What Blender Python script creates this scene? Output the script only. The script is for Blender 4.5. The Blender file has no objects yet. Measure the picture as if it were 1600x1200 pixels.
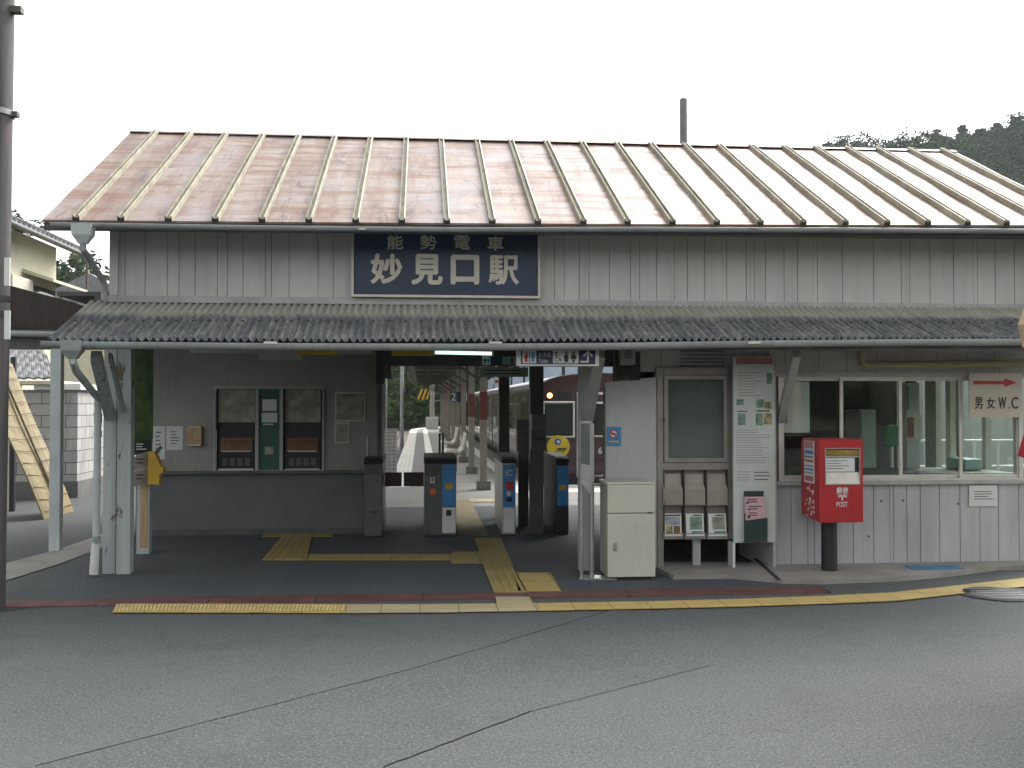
import bpy, bmesh, math, random
import numpy as np
from mathutils import Vector, Matrix
R = math.radians
C = bpy.context.scene.collection
SC = bpy.context.scene

# ---------------------------------------------------------------- camera, sky, sun, exposure
F, EYE, YAW, PITCH = 1560.0, 1.61, R(5.24), math.atan(30 / 1560)
cam_d = bpy.data.cameras.new('camera')
cam = bpy.data.objects.new('camera', cam_d); C.objects.link(cam)
cam_d.sensor_width = 36; cam_d.lens = 36 * F / 1600; cam_d.clip_start = .05; cam_d.clip_end = 3000
cam.location = (0, 0, EYE); cam.rotation_euler = (R(90) + PITCH, 0, -YAW)
SC.camera = cam
SUN_AZ, SUN_EL = R(42), R(44)                 # azimuth from +Y towards +X
w = bpy.data.worlds.new('World'); SC.world = w; w.use_nodes = True
nt = w.node_tree; bg = nt.nodes['Background']
sky = nt.nodes.new('ShaderNodeTexSky'); sky.sky_type = 'NISHITA'; sky.sun_disc = False
sky.sun_elevation = SUN_EL; sky.sun_rotation = SUN_AZ
sky.air_density = 1.0; sky.dust_density = 4.0; sky.ozone_density = 1.0
hs = nt.nodes.new('ShaderNodeHueSaturation'); hs.inputs['Saturation'].default_value = .08; hs.inputs['Value'].default_value = 1.0
nt.links.new(sky.outputs[0], hs.inputs['Color']); nt.links.new(hs.outputs[0], bg.inputs['Color'])
bg.inputs['Strength'].default_value = .15
sun_d = bpy.data.lights.new('sun', 'SUN'); sun_d.energy = .85; sun_d.angle = R(26); sun_d.color = (1, .95, .87)
sun = bpy.data.objects.new('sun', sun_d); C.objects.link(sun)
sdir = Vector((math.sin(SUN_AZ) * math.cos(SUN_EL), math.cos(SUN_AZ) * math.cos(SUN_EL), math.sin(SUN_EL)))
sun.rotation_euler = sdir.to_track_quat('Z', 'Y').to_euler(); sun.location = sdir * 60
vs = SC.view_settings; vs.view_transform = 'Standard'; vs.look = 'None'; vs.gamma = 1; vs.exposure = 1.58
SC.cycles.max_bounces = 8; SC.cycles.transparent_max_bounces = 12
SC.cycles.caustics_reflective = False; SC.cycles.caustics_refractive = False

# ---------------------------------------------------------------- pixel of the photograph -> point on a plane of the place
_f = np.array([math.sin(YAW) * math.cos(PITCH), math.cos(YAW) * math.cos(PITCH), math.sin(PITCH)])
_r = np.array([math.cos(YAW), -math.sin(YAW), 0]); _u = np.cross(_r, _f)
def ray(px, py): return _f + _r * (px - 800) / F + _u * (600 - py) / F
def A(px, py, Y):
    d = ray(px, py); t = Y / d[1]; return Vector((d[0] * t, Y, EYE + d[2] * t))
def G(px, py, z=0.0):
    d = ray(px, py); t = (z - EYE) / d[2]; return Vector((d[0] * t, d[1] * t, z))
def PR(x0, y0, x1, y1, Y):
    ym, xm = (y0 + y1) / 2, (x0 + x1) / 2
    return A(x0, ym, Y).x, A(x1, ym, Y).x, A(xm, y1, Y).z, A(xm, y0, Y).z

# ---------------------------------------------------------------- materials
def N(t, kind, **kw):
    n = t.nodes.new(kind)
    for k, v in kw.items():
        if k in n.inputs: n.inputs[k].default_value = v
        else: setattr(n, k, v)
    return n
def c4(c): return (c[0], c[1], c[2], 1)
_cache = {}
def mat(name, col, rough=.6, var=.12, scale=4, bump=.05, metal=0, col2=None, stretch=(1, 1, 1), coat=0, spec=.5, emit=0, lo=.35, hi=.65, bscale=None, dirt=0, dirtcol=(.05, .045, .04), detail=6):
    if name in _cache: return _cache[name]
    m = bpy.data.materials.new(name); m.use_nodes = True; t = m.node_tree
    b = t.nodes['Principled BSDF']; L = t.links.new
    b.inputs['Roughness'].default_value = rough; b.inputs['Metallic'].default_value = metal
    b.inputs['Coat Weight'].default_value = coat; b.inputs['Specular IOR Level'].default_value = spec
    tc = N(t, 'ShaderNodeTexCoord'); mp = N(t, 'ShaderNodeMapping'); mp.inputs['Scale'].default_value = stretch
    L(tc.outputs['Object'], mp.inputs['Vector'])
    nz = N(t, 'ShaderNodeTexNoise', Scale=scale, Detail=detail, Roughness=.6); L(mp.outputs[0], nz.inputs['Vector'])
    rp = N(t, 'ShaderNodeValToRGB'); rp.color_ramp.elements[0].position = lo; rp.color_ramp.elements[1].position = hi
    if col2 is None:
        a_ = [max(0, x * (1 - var)) for x in col]; b_ = [min(1, x * (1 + var)) for x in col]
    else: a_, b_ = col, col2
    rp.color_ramp.elements[0].color = c4(a_); rp.color_ramp.elements[1].color = c4(b_)
    L(nz.outputs['Fac'], rp.inputs['Fac']); out = rp.outputs['Color']
    if dirt:
        mp2 = N(t, 'ShaderNodeMapping'); mp2.inputs['Scale'].default_value = (9, 9, 1.1); L(tc.outputs['Object'], mp2.inputs['Vector'])
        n2 = N(t, 'ShaderNodeTexNoise', Scale=1.6, Detail=8, Roughness=.7); L(mp2.outputs[0], n2.inputs['Vector'])
        mr = N(t, 'ShaderNodeMapRange'); mr.inputs['From Min'].default_value = .5; mr.inputs['From Max'].default_value = .75
        mr.inputs['To Max'].default_value = dirt; L(n2.outputs['Fac'], mr.inputs['Value'])
        mx = N(t, 'ShaderNodeMix', data_type='RGBA'); L(mr.outputs[0], mx.inputs[0]); L(out, mx.inputs[6]); mx.inputs[7].default_value = c4(dirtcol)
        out = mx.outputs[2]
    L(out, b.inputs['Base Color'])
    if emit:
        b.inputs['Emission Color'].default_value = c4(col); b.inputs['Emission Strength'].default_value = emit
    if bump:
        bp = N(t, 'ShaderNodeBump', Strength=bump, Distance=.02)
        n3 = N(t, 'ShaderNodeTexNoise', Scale=bscale or scale * 8, Detail=4); L(tc.outputs['Object'], n3.inputs['Vector'])
        L(n3.outputs['Fac'], bp.inputs['Height']); L(bp.outputs[0], b.inputs['Normal'])
    _cache[name] = m; m['bs'] = b.name
    return m
def ramp(t, fac, stops):
    r = N(t, 'ShaderNodeValToRGB'); e = r.color_ramp.elements
    while len(e) < len(stops): e.new(.5)
    for k, (p, c) in enumerate(stops): e[k].position = p; e[k].color = c4(c)
    t.links.new(fac, r.inputs['Fac']); return r.outputs['Color']
def mixc(t, fac, a, b, mode='MIX'):
    m = N(t, 'ShaderNodeMix', data_type='RGBA', blend_type=mode)
    for i, v in ((0, fac), (6, a), (7, b)):
        if hasattr(v, 'is_linked'): t.links.new(v, m.inputs[i])
        else: m.inputs[i].default_value = v if i == 0 else c4(v)
    return m.outputs[2]
def noise(t, vec, scale, detail=6, rough=.6, dist=0):
    n = N(t, 'ShaderNodeTexNoise', Scale=scale, Detail=detail, Roughness=rough, Distortion=dist); t.links.new(vec, n.inputs['Vector']); return n.outputs['Fac']
def mapped(t, scale=(1, 1, 1), rot=(0, 0, 0)):
    tc = N(t, 'ShaderNodeTexCoord'); mp = N(t, 'ShaderNodeMapping'); mp.inputs['Scale'].default_value = scale; mp.inputs['Rotation'].default_value = rot
    t.links.new(tc.outputs['Object'], mp.inputs['Vector']); return mp.outputs[0]
def newmat(name):
    m = bpy.data.materials.new(name); m.use_nodes = True; return m, m.node_tree, m.node_tree.nodes['Principled BSDF']
def mrange(t, v, a, b, c=0, d=1):
    r = N(t, 'ShaderNodeMapRange'); t.links.new(v, r.inputs['Value'])
    for k, x in zip(('From Min', 'From Max', 'To Min', 'To Max'), (a, b, c, d)): r.inputs[k].default_value = x
    return r.outputs[0]
def setbump(t, b, h, s, d=.02):
    bp = N(t, 'ShaderNodeBump', Strength=s, Distance=d); t.links.new(h, bp.inputs['Height']); t.links.new(bp.outputs[0], b.inputs['Normal'])

def asphalt(name, c, light=.35):
    m, t, b = newmat(name); v = mapped(t)
    big = noise(t, v, .35, 5, .6, .4); med = noise(t, v, 2.2, 6); fine = noise(t, v, 55, 3, .7); speck = noise(t, v, 95, 2, .5)
    col = ramp(t, big, [(.3, [x * .78 for x in c]), (.5, c), (.72, [x * 1.22 for x in c])])
    col = mixc(t, mrange(t, med, .4, .7, 0, .35), col, [x * .72 for x in c])
    col = mixc(t, mrange(t, fine, .42, .62, 0, .7), col, [x * 1.75 for x in c])
    col = mixc(t, mrange(t, speck, .60, .66, 0, .6), col, [min(1, x * 4.2) for x in c])
    pit = noise(t, v, 38, 3, .6); col = mixc(t, mrange(t, pit,   .58, .66, 0, .6), col, [x * .4 for x in c])
    st = noise(t, v, .9, 7, .7, .6); col = mixc(t, mrange(t, st, .54, .68, 0, .45), col, [x * .6 for x in c])
    wr = noise(t, mapped(t, (.25, 1.3, 1)), 1.1, 6, .65, .4); col = mixc(t, mrange(t, wr, .5, .68, 0, .35), col, [x * 1.6 for x in c])
    oil = noise(t, v, 2.3, 5, .6, 1.2); col = mixc(t, mrange(t, oil, .67, .73, 0, .45), col, [x * .45 for x in c])
    t.links.new(col, b.inputs['Base Color']); b.inputs['Roughness'].default_value = .85; b.inputs['Specular IOR Level'].default_value = light
    setbump(t, b, fine, .55, .008); return m
M = {}
M['asphalt'] = asphalt('asphalt', (.052, .057, .058))
M['floor'] = asphalt('station floor asphalt', (.050, .056, .060))
M['patch'] = asphalt('asphalt patch', (.048, .0525, .0545))
def rusty_roof():
    m, t, b = newmat('rusty tin sheet'); v = mapped(t); vs_ = mapped(t, (2.6, .5, .5)); vb = mapped(t, (.5, 3.0, 3.0))
    n1 = noise(t, vs_, 1.5, 8, .72, .25); n2 = noise(t, vb, 2.6, 7, .66, .15); n3 = noise(t, v, 14, 5, .7); n4 = noise(t, v, .55, 4)
    col = ramp(t, n1, [(.30, (.105, .065, .058)), (.42, (.215, .135, .108)), (.54, (.285, .215, .18)), (.70, (.32, .29, .28))])
    col = mixc(t, mrange(t, n2, .49, .60, 0, .75), col, (.20, .11, .072))
    col = mixc(t, mrange(t, n4, .5, .62, 0, .7), col, (.30, .285, .30))
    col = mixc(t, mrange(t, n3, .56, .75, 0, .5), col, (.21, .12, .10))
    dk = noise(t, mapped(t, (3.5, .9, .9)), 1.3, 7, .75, 1.0)
    col = mixc(t, mrange(t, dk, .57, .66, 0, .8), col, (.085, .065, .072))
    t.links.new(col, b.inputs['Base Color']); b.inputs['Metallic'].default_value = .15
    t.links.new(mrange(t, n2, .42, .62, .40, .58), b.inputs['Roughness']); setbump(t, b, n3, .12, .01)
    b.inputs['Specular IOR Level'].default_value = .5
    return m
M['roof'] = rusty_roof()
def slate():
    m, t, b = newmat('weathered corrugated slate'); v = mapped(t); tc = N(t, 'ShaderNodeTexCoord')
    sp = N(t, 'ShaderNodeSeparateXYZ'); t.links.new(tc.outputs['Object'], sp.inputs[0])
    n = noise(t, mapped(t, (1.2, 3, 3)), 2.2, 6); st = noise(t, mapped(t, (22, 2.0, 2.0)), 1.0, 6, .7); fine = noise(t, v, 42, 4, .7)
    ad = N(t, 'ShaderNodeMath', operation='MULTIPLY_ADD'); t.links.new(n, ad.inputs[0]); ad.inputs[1].default_value = .22; t.links.new(sp.outputs['Y'], ad.inputs[2])
    f = mrange(t, ad.outputs[0], -.36, -.22)
    base = ramp(t, st, [(.3, (.05, .058, .066)), (.5, (.11, .12, .125)), (.68, (.24, .24, .225))])
    base = mixc(t, mrange(t, fine, .55, .66, 0, .8), base, (.36, .34, .31)); dk = noise(t, v, 9, 5, .7); base = mixc(t, mrange(t, dk, .5, .7, 0, .6), base, (.03, .036, .045))
    up = ramp(t, st, [(.3, (.30, .295, .27)), (.7, (.48, .47, .42))])
    col = mixc(t, f, base, up)
    t.links.new(col, b.inputs['Base Color']); b.inputs['Roughness'].default_value = .85; setbump(t, b, fine, .3, .006); return m
M['slate'] = slate()
def blocks():
    m, t, b = newmat('concrete block wall'); v = mapped(t, (1, 1, 1), (R(90), 0, 0))
    tc = N(t, 'ShaderNodeTexCoord'); sp = N(t, 'ShaderNodeSeparateXYZ'); t.links.new(tc.outputs['Object'], sp.inputs[0])
    ad = N(t, 'ShaderNodeMath', operation='ADD'); t.links.new(sp.outputs[0], ad.inputs[0]); t.links.new(sp.outputs[1], ad.inputs[1])
    cb = N(t, 'ShaderNodeCombineXYZ'); t.links.new(ad.outputs[0], cb.inputs[0]); t.links.new(sp.outputs[2], cb.inputs[1])
    br = N(t, 'ShaderNodeTexBrick'); t.links.new(cb.outputs[0], br.inputs['Vector'])
    br.inputs['Scale'].default_value = 1; br.inputs['Brick Width'].default_value = .4; br.inputs['Row Height'].default_value = .2; br.inputs['Mortar Size'].default_value = .009
    br.inputs['Color1'].default_value = (.36, .35, .34, 1); br.inputs['Color2'].default_value = (.44, .43, .42, 1); br.inputs['Mortar'].default_value = (.14, .14, .13, 1)
    n = noise(t, mapped(t, (3, 3, .8)), 1.6, 7, .7)
    col = mixc(t, mrange(t, n, .5, .72, 0, .55), br.outputs['Color'], (.14, .14, .14))
    t.links.new(col, b.inputs['Base Color']); b.inputs['Roughness'].default_value = .9; setbump(t, b, br.outputs['Fac'], -.4, .01); return m
M['block'] = blocks()
def bamboo():
    m, t, b = newmat('split bamboo'); v = mapped(t, (1, 55, 1.0))
    n = noise(t, v, 1.1, 5, .6); n2 = noise(t, mapped(t), 5, 4)
    col = ramp(t, n, [(.3, (.10, .068, .024)), (.5, (.20, .148, .055)), (.7, (.29, .225, .095))])
    col = mixc(t, mrange(t, n2, .5, .7, 0, .4), col, (.38, .29, .14))
    t.links.new(col, b.inputs['Base Color']); b.inputs['Roughness'].default_value = .6; setbump(t, b, n, .6, .01); return m
M['bamboo'] = bamboo()
def tactile(name, c, c2, dots=False):
    m, t, b = newmat(name); tc = N(t, 'ShaderNodeTexCoord')
    br = N(t, 'ShaderNodeTexBrick'); t.links.new(tc.outputs['Object'], br.inputs['Vector']); br.offset = 0
    br.inputs['Scale'].default_value = 1; br.inputs['Brick Width'].default_value = .3; br.inputs['Row Height'].default_value = .3; br.inputs['Mortar Size'].default_value = .006
    br.inputs['Color1'].default_value = c4(c); br.inputs['Color2'].default_value = c4(c2); br.inputs['Mortar'].default_value = (.2, .16, .06, 1)
    n = noise(t, mapped(t), 5, 7, .7); n2 = noise(t, mapped(t), 60, 3)
    col = mixc(t, mrange(t, n, .48, .75, 0, .55), br.outputs['Color'], [x * .45 + .03 for x in c])
    col = mixc(t, mrange(t, n2, .55, .75, 0, .35), col, (.16, .15, .12))
    t.links.new(col, b.inputs['Base Color']); b.inputs['Roughness'].default_value = .8; return m
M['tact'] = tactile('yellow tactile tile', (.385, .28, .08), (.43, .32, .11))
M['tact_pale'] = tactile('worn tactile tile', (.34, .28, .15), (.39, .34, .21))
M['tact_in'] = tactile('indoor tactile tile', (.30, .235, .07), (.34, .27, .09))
def glassm(name, tint, refl=.04):
    m = bpy.data.materials.new(name); m.use_nodes = True; t = m.node_tree; t.nodes.clear()
    o = N(t, 'ShaderNodeOutputMaterial'); tr = N(t, 'ShaderNodeBsdfTransparent', Color=c4(tint)); gl = N(t, 'ShaderNodeBsdfGlossy', Roughness=.02)
    lw = N(t, 'ShaderNodeLayerWeight', Blend=.5); pw = N(t, 'ShaderNodeMath', operation='POWER'); t.links.new(lw.outputs['Facing'], pw.inputs[0]); pw.inputs[1].default_value = 4
    mx = N(t, 'ShaderNodeMixShader'); fr = mrange(t, pw.outputs[0], 0, 1, refl, .9)
    t.links.new(fr, mx.inputs[0]); t.links.new(tr.outputs[0], mx.inputs[1]); t.links.new(gl.outputs[0], mx.inputs[2]); t.links.new(mx.outputs[0], o.inputs['Surface']); return m
M['glass'] = glassm('window glass', (.90, .94, .92))
M['glass_dark'] = mat('train glass', (.015, .02, .018), .04, spec=.3, bump=0, var=.05)
def foliage(name, a, b_, c, sc=.5):
    m, t, b = newmat(name); v = mapped(t); n = noise(t, v, sc, 5, .65); n2 = noise(t, v, 3.5, 4)
    oi = N(t, 'ShaderNodeNewGeometry'); 
    col = ramp(t, n, [(.32, a), (.5, b_), (.68, c)])
    col = mixc(t, mrange(t, n2, .4, .7, 0, .5), col, a)
    t.links.new(col, b.inputs['Base Color']); b.inputs['Roughness'].default_value = .8; b.inputs['Specular IOR Level'].default_value = .08
    return m
M['leaf'] = foliage('dark leaves', (.014, .028, .014), (.03, .055, .022), (.06, .085, .035))
M['leaf2'] = foliage('spring leaves', (.03, .055, .018), (.065, .105, .03), (.13, .16, .055))
M['leaf3'] = foliage('hill leaves', (.012, .034, .012), (.030, .066, .022), (.085, .11, .032), .12)
def peeling(name, c, under, amt):
    m, t, b = newmat(name); v = mapped(t); n = noise(t, mapped(t, (3, 3, 1.0)), 2.4, 8, .72, .5); n2 = noise(t, mapped(t, (9, 9, .9)), 1.4, 6, .6)
    col = ramp(t, n2, [(.3, [x * .78 for x in c]), (.55, c), (.75, [min(1, x * 1.12) for x in c])])
    col = mixc(t, mrange(t, n, amt, amt + .03), col, under)
    t.links.new(col, b.inputs['Base Color']); b.inputs['Roughness'].default_value = .65; setbump(t, b, n, .15, .01); return m
M['post'] = peeling('peeling pale paint', (.42, .455, .445), (.13, .11, .095), .585)
M['board'] = mat('painted grey boards', (.50, .505, .475), .6, .07, 1.6, .06, dirt=.2, dirtcol=(.16, .165, .16), stretch=(2, 2, .5))
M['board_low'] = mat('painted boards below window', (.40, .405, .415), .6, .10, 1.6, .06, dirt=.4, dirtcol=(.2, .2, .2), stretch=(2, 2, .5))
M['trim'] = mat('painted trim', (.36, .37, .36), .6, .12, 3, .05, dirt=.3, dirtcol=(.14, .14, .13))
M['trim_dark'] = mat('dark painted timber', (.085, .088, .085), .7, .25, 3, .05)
M['batten'] = mat('roof batten paint', (.31, .29, .215), .55, .25, 6, .05, dirt=.5, dirtcol=(.15, .10, .07))
M['batten_end'] = mat('batten end cap', (.03, .03, .03), .7)
M['gutter'] = mat('grey gutter', (.26, .275, .27), .45, .15, 2.5, .03, dirt=.45, dirtcol=(.13, .12, .10), stretch=(.6, 3, 3))
M['pipe'] = mat('pale downpipe', (.47, .51, .50), .5, .1, 3, .02, dirt=.3, dirtcol=(.22, .22, .2))
M['plaster'] = mat('grey plaster', (.27, .27, .25), .8, .10, 1.2, .05, dirt=.3, dirtcol=(.10, .10, .09))
M['plaster_low'] = mat('lower plaster', (.115, .122, .122), .75, .12, 1.2, .05)
M['ceil'] = mat('ceiling board', (.11, .112, .105), .8, .1, 3, .02)
M['dark'] = mat('dark recess', (.025, .025, .024), .8, .2, 4, 0)
M['navy'] = mat('navy enamel', (.009, .022, .058), .42, .25, 2.5, .02, dirt=.2, dirtcol=(.03, .045, .08))
M['navy2'] = mat('navy sign', (.010, .014, .055), .4, .1, 4, 0)
M['cream'] = mat('sign cream', (.56, .53, .44), .5, .1, 8, .02)
M['white'] = mat('white sign face', (.62, .63, .60), .5, .06, 5, 0)
M['paper'] = mat('paper', (.60, .61, .60), .8, .05, 5, 0)
M['ink'] = mat('ink', (.03, .03, .03), .6, 0, 5, 0)
M['red'] = mat('post red', (.37, .013, .018), .32, .12, 3, .02, coat=.2, dirt=.2, dirtcol=(.2, .01, .015))
M['redpaint'] = mat('red paint', (.40, .02, .02), .5, .1, 5, 0)
M['blue'] = mat('sky blue panel', (.035, .20, .46), .4, .1, 5, 0)
M['orange'] = mat('orange disc', (.75, .13, .01), .4, .05, 5, 0)
M['yellow'] = mat('yellow panel', (.52, .40, .015), .5, .08, 5, 0)
M['steel'] = mat('stainless steel', (.42, .42, .41), .32, .12, 8, .02, metal=.75)
M['alu'] = mat('window aluminium', (.58, .57, .51), .42, .1, 6, .02, metal=.25, dirt=.2, dirtcol=(.3, .28, .24))
M['alu_dull'] = mat('dull aluminium', (.25, .235, .215), .45, .15, 4, .03, metal=.3)
M['cab'] = mat('cabinet enamel', (.50, .485, .41), .38, .06, 3, .02, dirt=.32, dirtcol=(.35, .32, .24))
M['cab_side'] = mat('cabinet side', (.33, .33, .30), .45, .08, 3, .02)
M['black'] = mat('black enamel', (.012, .012, .013), .55, .2, 6, .02)
M['rubber'] = mat('black rubber', (.02, .02, .02), .7, .2, 6, .02)
M['gate'] = mat('gate grey', (.085, .088, .088), .4, .12, 5, .02)
M['gate_side'] = mat('gate side steel', (.42, .42, .40), .35, .12, 3, .02, metal=.4)
M['brown'] = mat('dark brown boards', (.035, .026, .022), .75, .3, 3, .08, stretch=(4, 4, .6))
M['col'] = mat('beige steel column', (.27, .25, .205), .5, .1, 3, .02, dirt=.3, dirtcol=(.2, .17, .13))
M['coldark'] = mat('brown and shaded steel', (.075, .07, .06), .55, .2, 3, .02)
M['concrete'] = mat('concrete', (.25, .24, .22), .85, .16, 2.2, .15, dirt=.25, dirtcol=(.15, .145, .135), bscale=40)
M['concrete2'] = mat('platform concrete', (.19, .187, .175), .85, .12, 1.2, .12, bscale=40)
M['white_tile'] = mat('pale platform tile', (.66, .65, .58), .75, .08, 3, .1, bscale=60)
M['grate'] = mat('rust red grating', (.105, .040, .036), .7, .3, 5, .15, dirt=.35, dirtcol=(.05, .04, .04))
M['cream_wall'] = mat('cream stucco', (.55, .53, .40), .9, .06, 2, .06, dirt=.15, dirtcol=(.3, .29, .23))
M['tile'] = mat('grey roof tile', (.16, .165, .175), .5, .25, 6, .05)
M['maroon'] = mat('maroon train paint', (.030, .008, .011), .16, .08, 3, 0, coat=.4)
M['trainroof'] = mat('train roof', (.42, .42, .42), .4, .1, 3, .02)
M['rail_iron'] = mat('silver band', (.6, .6, .58), .25, .05, 3, 0, metal=.9)
M['lamp'] = mat('tube lamp', (.62, 1, .80), .5, 0, 5, 0, emit=.55)
M['hlamp'] = mat('orange lamp lit', (1, .42, .08), .5, 0, 5, 0, emit=4)
M['wood_pole'] = mat('dark timber pole', (.075, .07, .07), .8, .3, 2, .2, stretch=(6, 6, .5))
M['bark'] = mat('bark', (.06, .048, .036), .9, .3, 6, .3)
M['bluewall'] = mat('blue grey cladding', (.30, .37, .45), .6, .08, 2, .02)
M['green'] = mat('green panel', (.012, .075, .05), .45, .1, 5, 0)
M['green_poster'] = mat('mossy green poster', (.02, .05, .015), .7, .2, 6, .05, col2=(.09, .15, .035), lo=.4, hi=.7, detail=8)
M['pink'] = mat('pink leaflet', (.58, .36, .40), .7, .06, 6, 0)
M['redhead'] = mat('faded red heading', (.40, .13, .14), .6, .1, 6, 0)
M['photo_green'] = mat('printed landscape', (.04, .13, .09), .5, .2, 12, 0, col2=(.30, .38, .30), lo=.35, hi=.7)
M['photo_blue'] = mat('printed sky and town', (.06, .16, .36), .5, .2, 14, 0, col2=(.45, .42, .36), lo=.4, hi=.62)
M['photo_warm'] = mat('printed warm picture', (.08, .11, .07), .5, .2, 16, 0, col2=(.55, .45, .18), lo=.4, hi=.65)
M['map'] = mat('printed map', (.14, .16, .14), .4, .2, 9, 0, col2=(.36, .34, .26), lo=.35, hi=.65)
M['tan'] = mat('tan timber', (.42, .31, .19), .7, .12, 4, .05)
M['ochre'] = mat('ochre enamel', (.48, .30, .02), .5, .12, 6, .02)
M['warmwood'] = mat('weathered bare wood', (.42, .30, .16), .8, .2, 5, .1, stretch=(5, 5, .6))
M['green_plastic'] = mat('green plastic', (.01, .17, .045), .4, .08, 5, 0)
M['yellowpipe'] = mat('yellowed pipe lagging', (.34, .31, .19), .6, .12, 5, .05)
M['seat'] = mat('cream plastic seat', (.62, .60, .50), .4, .05, 5, 0)
M['ballast'] = mat('ballast', (.11, .095, .085), .95, .4, 14, .5)
M['rail'] = mat('rusty rail', (.11, .065, .045), .5, .2, 6, .05, metal=.4)
M['soil'] = mat('grassy soil', (.05, .055, .03), .95, .3, 1.5, .3, col2=(.09, .075, .045))
M['palesign'] = mat('pale green sign', (.33, .40, .33), .5, .06, 5, 0)
M['cushion'] = mat('brown cushion panel', (.05, .018, .016), .5, .1, 5, 0)
M['amber'] = mat('amber tray', (.16, .075, .025), .45, .3, 9, .02)

# ---------------------------------------------------------------- mesh builder
class MB:
    def __init__(s): s.bm = bmesh.new()
    def box(s, x0, x1, y0, y1, z0, z1, bev=0, rz=0, at=None):
        mt = Matrix.Translation(((x0 + x1) / 2, (y0 + y1) / 2, (z0 + z1) / 2))
        if rz: mt = mt @ Matrix.Rotation(rz, 4, 'Z')
        r = bmesh.ops.create_cube(s.bm, size=1, matrix=mt @ Matrix.Diagonal((abs(x1 - x0), abs(y1 - y0), abs(z1 - z0), 1)))
        if bev:
            es = list({e for v in r['verts'] for e in v.link_edges})
            bmesh.ops.bevel(s.bm, geom=es, offset=bev, segments=2, profile=.6, affect='EDGES')
        return s
    def prism(s, pts, vec):
        vec = Vector(vec); a = [s.bm.verts.new(Vector(p)) for p in pts]; b = [s.bm.verts.new(Vector(p) + vec) for p in pts]; n = len(a)
        s.bm.faces.new(a); s.bm.faces.new(b[::-1])
        for i in range(n): s.bm.faces.new((a[i], b[i], b[(i + 1) % n], a[(i + 1) % n]))
        return s
    def tube(s, pts, r, n=10, cap=True):
        pts = [Vector(p) for p in pts]; rs = r if isinstance(r, (list, tuple)) else [r] * len(pts); rings = []
        up = None
        for i, p in enumerate(pts):
            d = (pts[min(i + 1, len(pts) - 1)] - pts[max(i - 1, 0)]).normalized()
            if up is None:
                up = Vector((0, 0, 1)) if abs(d.z) < .9 else Vector((0, 1, 0))
            u = d.cross(up)
            if u.length < 1e-4: u = d.cross(Vector((1, 0, 0)))
            u.normalize(); v = u.cross(d).normalized(); up = v
            rings.append([s.bm.verts.new(p + (u * math.cos(2 * math.pi * k / n) + v * math.sin(2 * math.pi * k / n)) * rs[i]) for k in range(n)])
        for a, b in zip(rings, rings[1:]):
            for k in range(n): s.bm.faces.new((a[k], a[(k + 1) % n], b[(k + 1) % n], b[k]))
        if cap: s.bm.faces.new(rings[0][::-1]); s.bm.faces.new(rings[-1])
        return s
    def bar(s, p, q, wx, wz):
        p, q = Vector(p), Vector(q); d = (q - p).normalized(); up = Vector((0, 0, 1)) if abs(d.z) < .95 else Vector((0, 1, 0))
        u = d.cross(up).normalized(); v = u.cross(d)
        return s.prism([p - u * wx / 2 - v * wz / 2, p + u * wx / 2 - v * wz / 2, p + u * wx / 2 + v * wz / 2, p - u * wx / 2 + v * wz / 2], q - p)
    def disc(s, c, r, th, axis='Y', n=28):
        c = Vector(c); pts = []
        for k in range(n):
            a = 2 * math.pi * k / n
            pts.append(c + (Vector((math.cos(a), 0, math.sin(a))) if axis == 'Y' else Vector((math.cos(a), math.sin(a), 0))) * r)
        return s.prism(pts, (0, th, 0) if axis == 'Y' else (0, 0, th))
    def build(s, name, m, parent=None, smooth=False, mtx=None):
        bm = s.bm; bmesh.ops.recalc_face_normals(bm, faces=bm.faces[:])
        if mtx is not None: bmesh.ops.transform(bm, matrix=mtx, verts=bm.verts[:])
        me = bpy.data.meshes.new(name); bm.to_mesh(me); bm.free(); me.materials.append(m)
        return link(name, me, parent, smooth)
def wloc(o):
    v = Vector((0, 0, 0))
    while o is not None: v += o.location; o = o.parent
    return v
def link(name, me, parent=None, smooth=False):
    if parent is not None: me.transform(Matrix.Translation(-wloc(parent)))
    if smooth:
        for p in me.polygons: p.use_smooth = True
        try: me.set_sharp_from_angle(angle=R(35))
        except Exception: pass
    o = bpy.data.objects.new(name, me); C.objects.link(o); o.parent = parent; return o
def thing(name, label, cat, loc=(0, 0, 0), group=None):
    o = bpy.data.objects.new(name, None); C.objects.link(o); o.location = loc; o.empty_display_size = .1
    o['label'] = label; o['category'] = cat
    if group: o['group'] = group
    return o
def tag(o, label, cat, group=None):
    o['label'] = label; o['category'] = cat
    if group: o['group'] = group
    return o
def struct(o, kind='structure'): o['kind'] = kind; return o
def B(*a, **k): return MB().box(*a, **k)
def pbox(px0, py0, px1, py1, Y, th, bev=0, out=None):
    x0, x1, z0, z1 = PR(px0, py0, px1, py1, Y); return (out or MB()).box(x0, x1, Y, Y + th, z0, z1, bev=bev)
def text_mesh(body, bold=0):
    cu = bpy.data.curves.new('lettering', 'FONT'); cu.body = body; cu.extrude = .5; cu.offset = bold; cu.resolution_u = 4
    o = bpy.data.objects.new('lettering', cu); C.objects.link(o)
    me = bpy.data.meshes.new_from_object(o.evaluated_get(bpy.context.evaluated_depsgraph_get()))
    bpy.data.objects.remove(o); bpy.data.curves.remove(cu); return me
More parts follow.
